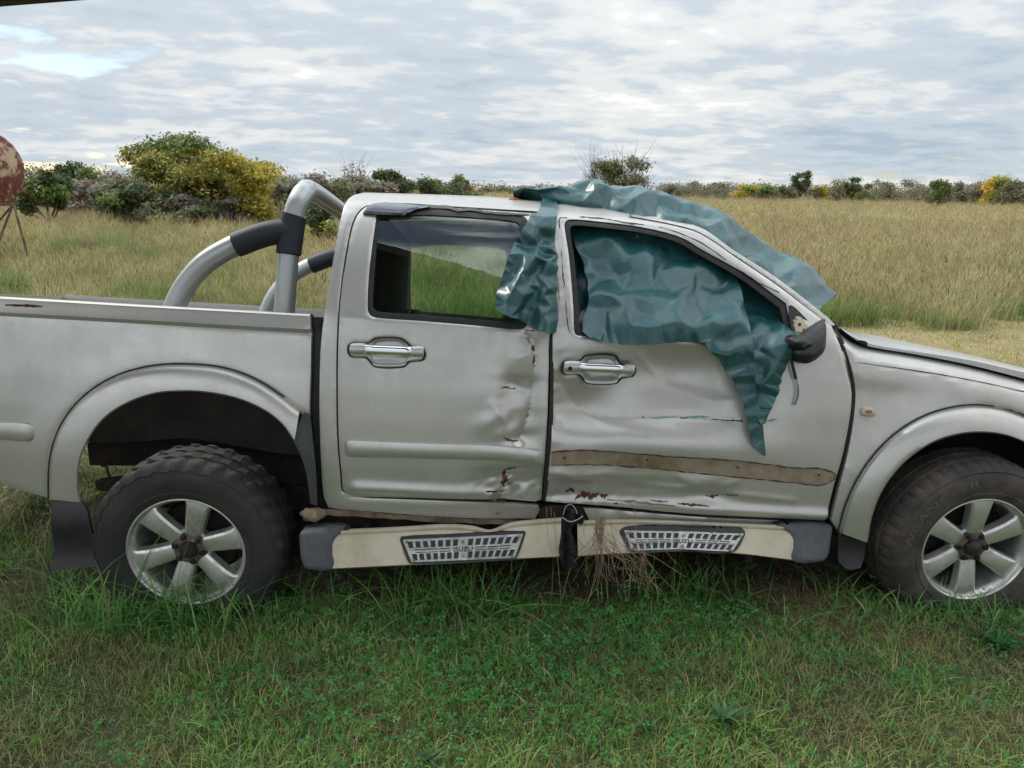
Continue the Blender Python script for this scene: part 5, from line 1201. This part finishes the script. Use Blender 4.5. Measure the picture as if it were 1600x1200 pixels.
def tree(name, label, px0, px1, ptop, pbase, Y, ncl, nleaf, size, cols, group=None, shape='round', trunk=.08, cat='tree', bare=0, lowfill=False, wts=None, trunkfrac=.3, seed=None):
    global rng
    if seed is not None: keep = rng; rng = np.random.default_rng(seed)
    L_ = onY(np.array([(px0, ptop), (px1, ptop), ((px0+px1)/2, ptop)]), Y); xc = (L_[0,0]+L_[1,0])/2; hw = (L_[1,0]-L_[0,0])/2; H = L_[2,2]
    base = np.array([xc, Y, 0.0]); root = empty(name, base); tag(root, label, cat, group)
    z0 = 0.05*H if lowfill else trunkfrac*H; cl = []
    for i in range(ncl):
        a = rng.uniform(0, 6.283); f = rng.uniform(0, 1)**.6
        if shape == 'umbrella': zz = H*(.78+.10*rng.uniform()) - .12*H*f**2; rr = (hw*.28, hw*.28, H*.09)
        elif shape == 'tall': zz = z0+(H-z0)*rng.uniform(.1, .88); f *= 1-.45*(zz/H)**2; rr = (hw*.36, hw*.36, (H-z0)*.16)
        else:
            zz = z0+(H-z0)*(.12+.76*rng.uniform()); prof = math.sqrt(max(.05, 1-((zz-(z0+.45*(H-z0)))/(.58*(H-z0)))**2)); f *= prof; k = rng.uniform(.7, 1.25); rr = (hw*.30*k, hw*.30*k, (H-z0)*.15*k)
        cl.append((xc+math.cos(a)*hw*.78*f, Y+math.sin(a)*hw*.7*f, zz)+tuple(np.array(rr)))
    cl = np.array(cl)
    cc = np.array(cols, float); ck = rng.choice(len(cc), ncl, p=np.array(wts or [1]*len(cc))/sum(wts or [1]*len(cc)))
    cf = cols if callable(cols) else (lambda p, k: cc[ck[k]])
    parts = []; fork = base+np.array([rng.normal(0, .05), 0, max(.12*H, z0*.7)])
    parts.append(tube_geo(cat3([base-[0,0,.05], base*.5+fork*.5+[.03*hw,0,0], fork], 5), np.linspace(trunk, trunk*.7, 11), 7))
    for i in rng.choice(ncl, min(ncl, 14), replace=False):
        e_ = cl[i,:3]; m_ = fork*.5+e_*.5+np.array([0,0,-.05*H])+rng.normal(0, .05*hw, 3); parts.append(tube_geo(cat3([fork, m_, e_], 5), np.linspace(trunk*.5, trunk*.10, 11), 5))
    for i in range(bare):
        c_ = cl[rng.integers(ncl)]; e_ = c_[:3]+rng.normal(0, 1, 3)*c_[3:6]*1.5+[0,0,.1*H]; s_ = fork+(c_[:3]-fork)*rng.uniform(.3, .9); m_ = .5*(s_+e_)+rng.normal(0, .06*hw, 3); parts.append(tube_geo(cat3([s_, m_, e_], 4), np.linspace(trunk*.16, trunk*.04, 9), 4))
    V, F = join(parts); put('trunk', V, F, BARK, root, sharp=0)
    if nleaf:
        V, F, C = crown_geo(cl, nleaf, size, cf); fast('crown', V, F, LEAF, C, root)
    if seed is not None: rng = keep
    return root
def mixcol(c1, c2, f): return np.array(c1)*(1-f)[:,None]+np.array(c2)*f[:,None]
# the big yellowing tree
def yellow_tree():
    Y = 26.0; root = empty('yellowing_tree', onY(np.array([(318, 352)]), Y)[0]*[1,1,0]); tag(root, 'large spreading tree turning yellow, tallest behind the pickup bed', 'tree')
    px = [(222,238),(250,228),(275,220),(300,226),(325,238),(345,248),(240,252),(270,245),(300,250),(330,262),(362,258),(380,262),(398,275),(405,295),(385,290),(355,285),(320,285),(285,270),(255,275),(230,270),(345,310),(375,318),(400,320),(310,308),(280,300),(250,300),(335,275),(300,275),(365,300),(215,245),(410,266),(390,335),(365,335),(408,335),(335,330),(260,318),(235,300),(290,325)]
    cl = []
    for p in px:
        c = onY(np.array([p]), Y+rng.normal(0, 1.0))[0]; r_ = rng.uniform(.40, .62); cl.append(tuple(c)+(r_*1.15, r_*1.2, r_*.58))
    cl = np.array(cl); q = w2p(cl[:,:3])
    def cf(p, k):
        s_ = w2p(p); right = np.clip((s_[:,0]-290)/110, 0, 1); top = np.clip((238-s_[:,1])/14, 0, 1)
        y_ = np.clip(.38+.5*right-.9*top+.5*wob(p[:,0]*30, p[:,2]*44, 28, 2)+rng.normal(0, .22, len(p)), 0, 1)
        g_ = mixcol(BG, OL, rng.uniform(0, 1, len(p))); return g_*(1-y_)[:,None]+mixcol(YG, YE, rng.uniform(.2, 1, len(p)))*y_[:,None]
    V, F, C = crown_geo(cl, 26000, .082, cf, .9); fast('crown', V, F, LEAF, C, root)
    b = np.array(root.location); parts = []
    for k, (tx, ty) in enumerate([(262,300),(290,290),(330,285),(362,300),(378,330),(345,300)]):
        e_ = onY(np.array([(tx, ty)]), Y)[0]; s_ = b+[(-.5+.2*k)*.9, 0, -.05]; m_ = .5*(s_+e_)+rng.normal(0, .12, 3); parts.append(tube_geo(cat3([s_, m_, e_], 6), np.linspace(.075, .035, 13), 6))
        for i in rng.choice(len(cl), 7, replace=False):
            g_ = cl[i,:3]; parts.append(tube_geo(cat3([e_, .5*(e_+g_)+rng.normal(0, .1, 3), g_], 4), np.linspace(.032, .008, 9), 5))
    V, F = join(parts); put('trunk', V, F, BARK, root, sharp=0)
yellow_tree()
LT = 'trees and bushes at the left edge of the field'
tree('thorn_tree', 'yellow green tree growing right behind the rusty tank', 22, 108, 262, 358, 21.5, 16, 5200, .075, [BG, YG, DG, OL], LT, trunk=.07, trunkfrac=.28, wts=(3,2,2,1), seed=1)
tree('thorn_tree', 'dark green flat topped tree between the tank and the yellow tree', 68, 172, 249, 352, 31, 18, 5200, .10, [DG, OL, GB, BG], LT, trunk=.08, wts=(3,3,2,1), lowfill=True, seed=2)
tree('grey_bush', 'grey brown leafless bush left of the yellow tree', 96, 205, 275, 352, 28, 16, 7500, .10, [GB, GO, GB], LT, trunk=.05, cat='bush', bare=90, lowfill=True, seed=3)
tree('dark_bush', 'dark green bush under the left side of the yellow tree', 140, 262, 285, 358, 24.5, 16, 8000, .085, [DG, OL, GO, BG], LT, trunk=.04, cat='bush', lowfill=True, wts=(3,2,2,1), seed=4)
tree('grey_bush', 'dark grey twiggy bush at the foot of the yellow tree', 225, 400, 298, 358, 24.3, 20, 9000, .08, [GB, OL, DG, GB], LT, trunk=.04, cat='bush', bare=110, lowfill=True, seed=5)
tree('grey_bush', 'purple grey bare bush just right of the yellow tree', 398, 492, 280, 352, 30, 16, 7000, .10, [GB, GB, GO], LT, trunk=.05, cat='bush', bare=90, lowfill=True, seed=6)
tree('thorn_tree', 'olive tree with a green top behind the roll bar', 435, 545, 271, 352, 33, 16, 4600, .09, [BG, OL, GB, OL], LT, trunk=.06, lowfill=True, seed=7)
tree('dark_bush', 'olive yellow bush seen through the roll bar hoop', 462, 540, 312, 400, 17, 12, 3400, .055, [OL, YG, DG, OL], LT, trunk=.03, cat='bush', lowfill=True, bare=40, seed=8)
tree('dead_tree', 'wispy leafless grey tree sticking up left of the flat topped tree', 520, 580, 256, 340, 40, 10, 260, .08, [GB], LT, trunk=.06, bare=120, seed=9)
tree('grey_bush', 'brown grey bush directly behind the rear of the roof', 538, 625, 280, 340, 36, 14, 3800, .10, [GB, GB, OL], LT, trunk=.05, cat='bush', bare=70, lowfill=True, seed=10)
tree('thorn_tree', 'dark flat topped thorn tree above the rear of the cab roof', 562, 652, 262, 340, 42, 18, 5200, .11, [OL, DG, GB, OL], LT, trunk=.09, trunkfrac=.35, seed=11)
tree('thorn_tree', 'bright green bushy tree above the middle of the cab roof', 640, 712, 278, 330, 46, 14, 4200, .11, [BG, DG, BG], LT, trunk=.07, lowfill=True, seed=12)
tree('thorn_tree', 'green tree with a yellow tip at the end of the left clump', 690, 742, 273, 330, 48, 12, 3400, .11, [BG, OL, YG], LT, trunk=.07, lowfill=True, seed=13)
tree('yellow_bush', 'small orange yellow bush peeping over the cab roof', 630, 668, 297, 330, 30, 6, 900, .06, [YE, YG], LT, trunk=.03, cat='bush', lowfill=True, seed=14)
# the lone sparse tree over the tarpaulin
tree('lone_tree', 'lone sparse grey green tree standing up behind the tarpaulin', 930, 1020, 243, 300, 62, 24, 6500, .12, [GO, OL, GO], None, trunk=.16, trunkfrac=.25, bare=160, seed=15)
tree('dead_tree', 'leafless grey tree at the left side of the lone sparse tree', 903, 950, 240, 300, 64, 8, 120, .1, [GB], None, trunk=.1, bare=110, seed=16)
tree('yellow_bush', 'small orange bush right of the lone tree above the tarpaulin', 1013, 1046, 289, 305, 66, 7, 900, .09, [YE, YG, OL], None, trunk=.05, cat='bush', lowfill=True, seed=17)
# far tree line, left to right; shapes shared between look-alikes
FT = 'distant treeline along the far edge of the field'
far = [(742,775,293,'low grey brown bush beyond the cab roof, nearest the left clump',0,170),(770,806,291,'low grey brown bush beyond the cab roof, beside the tarpaulin corner',0,175),(806,850,290,'grey bush far behind the left end of the roof tarpaulin',0,175),(845,905,289,'brown bush far behind the tarpaulin, left of the lone tree',1,180),
       (1030,1075,288,'grey brown bush of the far treeline, first right of the orange bush',0,128),(1062,1108,283,'grey leafless far tree above the windscreen tarpaulin',1,140),(1095,1150,284,'grey far bush left of the yellow green hedge',1,138),(1146,1196,287,'yellow green far bush at the left end of the bright hedge',2,108),(1180,1222,288,'green far bush in the middle of the bright hedge',3,108),(1212,1252,290,'olive far bush at the right end of the bright hedge',5,110),
       (1238,1272,266,'slim dark tree sticking up highest above the far hedge',4,118),(1262,1302,288,'yellow tinged far bush right of the slim tall tree',2,116),(1296,1342,281,'pale grey far tree right of the slim tall tree',1,124),(1318,1352,277,'dark green round far tree in the middle of the right treeline',4,112),(1338,1372,286,'bright green far bush beside the dark round tree',3,110),(1362,1406,281,'grey purple far bush right of the bright green bush',0,128),
       (1398,1446,281,'grey purple far tree half way along the right treeline',1,126),(1440,1482,284,'grey olive far bush left of the standalone green tree',0,122),(1452,1492,277,'standalone green tree in front of the right treeline',3,84),(1484,1528,282,'grey brown far bush right of the standalone green tree',1,104),(1508,1560,276,'brown grey far tree left of the yellow topped tree',0,96),(1530,1590,269,'green tree with yellow top near the right edge of the picture',2,92),(1556,1612,278,'dark grey green tree cut by the right edge of the picture',5,88)]
kinds = {0: ([GB, GO, GB], 60), 1: ([GB, GO, OL], 50), 2: ([YG, BG, OL, YE], 0), 3: ([BG, OL, BG], 0), 4: ([DG, OL, DG], 0), 5: ([OL, GO, DG], 20)}
for i, (a, b, tp, lb, kd, Y) in enumerate(far):
    cols, br = kinds[kd]; nm = {0:'grey_bush',1:'grey_tree',2:'yellow_green_bush',3:'green_bush',4:'dark_tree',5:'olive_bush'}[kd]
    tree(nm, lb, a, b, tp, 310, Y, 24, 2600, .16, cols, FT, trunk=.10, cat='tree' if 'tree' in nm else 'bush', bare=br, lowfill=(kd != 4), seed=100+i)
# continuous scrub behind them all
cl = []
for px in np.arange(-160, 745, 13):
    Y = 38+.014*max(px, 0)+rng.normal(0, 1.5); tp = np.interp(px, [-160,60,170,230,420,560,640,745], [258,262,268,278,274,276,282,294])+rng.normal(0, 4); c = onY(np.array([(px+rng.normal(0,5), tp)]), Y)[0]
    for zf in (.25, .62, .9): cl.append((c[0]+rng.normal(0,.2), Y+rng.normal(0,.3), c[2]*zf*.86, .62, .6, c[2]*.24))
V, F, C = crown_geo(cl, 60000, .085, lambda p, k: np.array([GB, GO, OL, GB, OL, DG])[(k*7+rng.integers(0, 2, len(p))) % 6]); tag(fast('thicket', V, F, LEAF, C), 'tangled grey brown thicket forming one mass behind the left trees', 'thicket', kind='stuff')
cl = []
for px in np.arange(1030, 1900, 9):
    Y = 132-.03*(px-1030)+rng.normal(0, 3); tp = 288+rng.normal(0, 2.5); c = onY(np.array([(px+rng.normal(0,4), tp)]), Y)[0]
    for zf in (.3, .75): cl.append((c[0]+rng.normal(0,.4), Y+rng.normal(0,.8), c[2]*zf*.9, 1.3, 1.2, c[2]*.3))
V, F, C = crown_geo(cl, 30000, .19, lambda p, k: np.array([GB, GO, OL, GB, OL, GB])[(k*5+rng.integers(0, 2, len(p))) % 6]); tag(fast('far_thicket', V, F, LEAF, C), 'continuous grey olive thicket at the far right edge of the field', 'thicket', kind='stuff')
cl = []
for px in np.arange(-900, 2600, 26):
    Y = 240+30*math.sin(px*.01); c = onY(np.array([(px+rng.normal(0,6), 294)]), Y)[0]; h = rng.uniform(2.2, 4.2); cl.append((c[0], Y, h*.5, 4.2, 3, h*.55))
V, F, C = crown_geo(cl, 26000, .42, lambda p, k: np.array([GB, GO, OL, GB])[rng.integers(0, 4, len(p))]*(.85+.3*np.sin(k*1.7))[:,None]); tag(fast('far_scrub', V, F, LEAF, C), 'far grey scrub forming one low band on the horizon', 'scrub', kind='stuff')

# ================================================================== RUSTY TANK ON ITS STAND
TY = 11.8; tc_ = onY(np.array([(-6, 263)]), TY)[0]; r_px = onY(np.array([(54, 263)]), TY)[0]; RT = r_px[0]-tc_[0]
TANKM = Mat('rusty_white_tank', (.6,.5,.4,1), .7); v = TANKM.coord('Object'); a1 = TANKM.noise(2.3, 8, .68, .5); a2 = TANKM.noise(9, 8, .72, .2)
mk_ = TANKM.math('ADD', TANKM.math('MULTIPLY', a1, .65), TANKM.math('MULTIPLY', a2, .35))
TANKM.set('Base Color', TANKM.ramp(mk_, [(.42, lin(190,164,140)), (.475, lin(176,146,122)), (.50, lin(116,62,52)), (.62, lin(92,48,44)), (.75, lin(120,76,62))])); TANKM.bump(mk_, .3, .02); TANKM = TANKM.m
ax = np.array([-.93, .36, 0.0]); ax /= np.linalg.norm(ax)      # the tank runs away to the left
prof = [(0.001,-.17),(.25,-.155),(.5,-.115),(.72,-.065),(.88,-.02),(.96,.02),(1.0,.09),(1.0,.7),(1.004,.71),(1.004,.75),(1.0,.76),(1.0,2.0),(.96,2.07),(.72,2.16),(.25,2.25),(.001,2.26)]
V, F = lathe_geo([(r*RT, y) for r, y in prof], 56)
V = V[:, [0]]*np.array([-ax[1], ax[0], 0])+V[:, [1]]*ax+V[:, [2]]*np.array([0,0,1.0])
fac = np.array([.55*ax[0]*0, 0, 0]); cen = tc_+ax*.12
tag(put('rusty_tank', V+cen, F, TANKM, None), 'rusty cream steel fuel tank lying on an iron stand', 'tank')
stand = empty('tank_stand', (tc_[0]-.6, TY, 0)); tag(stand, 'rusty angle iron stand holding up the old tank', 'stand')
IRON = make_rust('rusty_iron', lin(66,44,36), lin(104,78,66), lin(134,118,106), 5)
zb_ = onY(np.array([(20, 318)]), TY)[0][2]
def rod(a, b, r): 
    V, F = tube_geo(np.array([a, (np.array(a)+b)/2, b]), r, 4); put('strut', V, F, IRON, stand, sharp=20)
def leg_(pa, pb, ya, yb2, nm='leg', r=.024):
    A = onY(np.array([pa]), ya)[0]; Bq = onY(np.array([pb]), yb2)[0]; V, F = tube_geo(np.array([A, (A+Bq)/2, Bq]), r, 4); put(nm, V, F, IRON, stand, sharp=20)
leg_((21,318), (51,428), TY-.1, TY-.25); leg_((20,320), (-22,430), TY-.1, TY-.3, 'leg'); leg_((0,394), (26,432), TY-.1, TY+.5, 'brace', .02); leg_((18,322), (-60,415), TY+.9, TY+1.2, 'leg'); leg_((-90,318), (-120,430), TY+.2, TY+.2, 'leg'); leg_((-2,412), (25,434), TY+.2, TY+.2, 'brace', .02)
A = onY(np.array([(4, 319)]), TY-.1)[0]; V, F = box_geo(A+[-1.6,-.05,-.03], A+[.2,.05,.03], .004); put('cross_beam', V, F, IRON, stand)

# ================================================================== CARPORT THE PICTURE IS TAKEN FROM
EZ = 2.24
e0, e1 = onZ(np.array([(0, 10.5)]), EZ)[0], onZ(np.array([(128, 0.5)]), EZ)[0]; dv = (e1-e0)/np.linalg.norm(e1-e0); nv = np.array([dv[1], -dv[0], 0])     # nv points back to the house
house = empty('carport', (1.0, -2.0, 0)); tag(house, 'open carport roof whose dark eave shows in the upper left corner', 'carport')
SHEETM = make_rust('weathered_roof_sheet', lin(70,60,54), lin(88,78,70), lin(104,94,84), 3, .7); WOOD = make_rust('dark_stained_timber', lin(44,34,26), lin(60,46,36), lin(76,60,48), 10, .8); PLASTER = make_rust('plaster', lin(120,108,92), lin(136,124,106), lin(148,136,118), 2, .9)
nn = 140; tt = np.linspace(-5.5, 5.5, nn); rows = []
for back in np.linspace(0, 1.3, 4): rows.append(np.array([e0+dv*s_+nv*back+[0,0,back*.16+.07+.012*math.sin(s_*2*math.pi/.152*1.0)] for s_ in tt]))
loft('roof_sheet', rows, SHEETM, house, world=True)
def obox(name, o, a, b, c, mat):      # a box spanned by three vectors from corner o
    o, a, b, c = map(lambda q_: np.array(q_, float), (o, a, b, c)); V = [o, o+a, o+a+b, o+b, o+c, o+a+c, o+a+b+c, o+b+c]; put(name, np.array(V), [[0,3,2,1],[4,5,6,7],[0,1,5,4],[1,2,6,5],[2,3,7,6],[3,0,4,7]], mat, house, smooth=False)
obox('eave_beam', e0-dv*5.5, dv*11, nv*.05, (0,0,.07), WOOD)
for s_ in (-5.2, 5.0):
    for bk in (.05, 1.15): obox('carport_post', e0+dv*s_+nv*bk-[0,0,EZ], dv*.10, nv*.10, (0,0,EZ+.16*bk), WOOD)
for s_ in np.arange(-5.3, 5.4, 1.2): obox('rafter', e0+dv*s_+nv*.06+[0,0,.0], dv*.05, nv*1.22+np.array([0,0,.195]), (0,0,.05), WOOD)
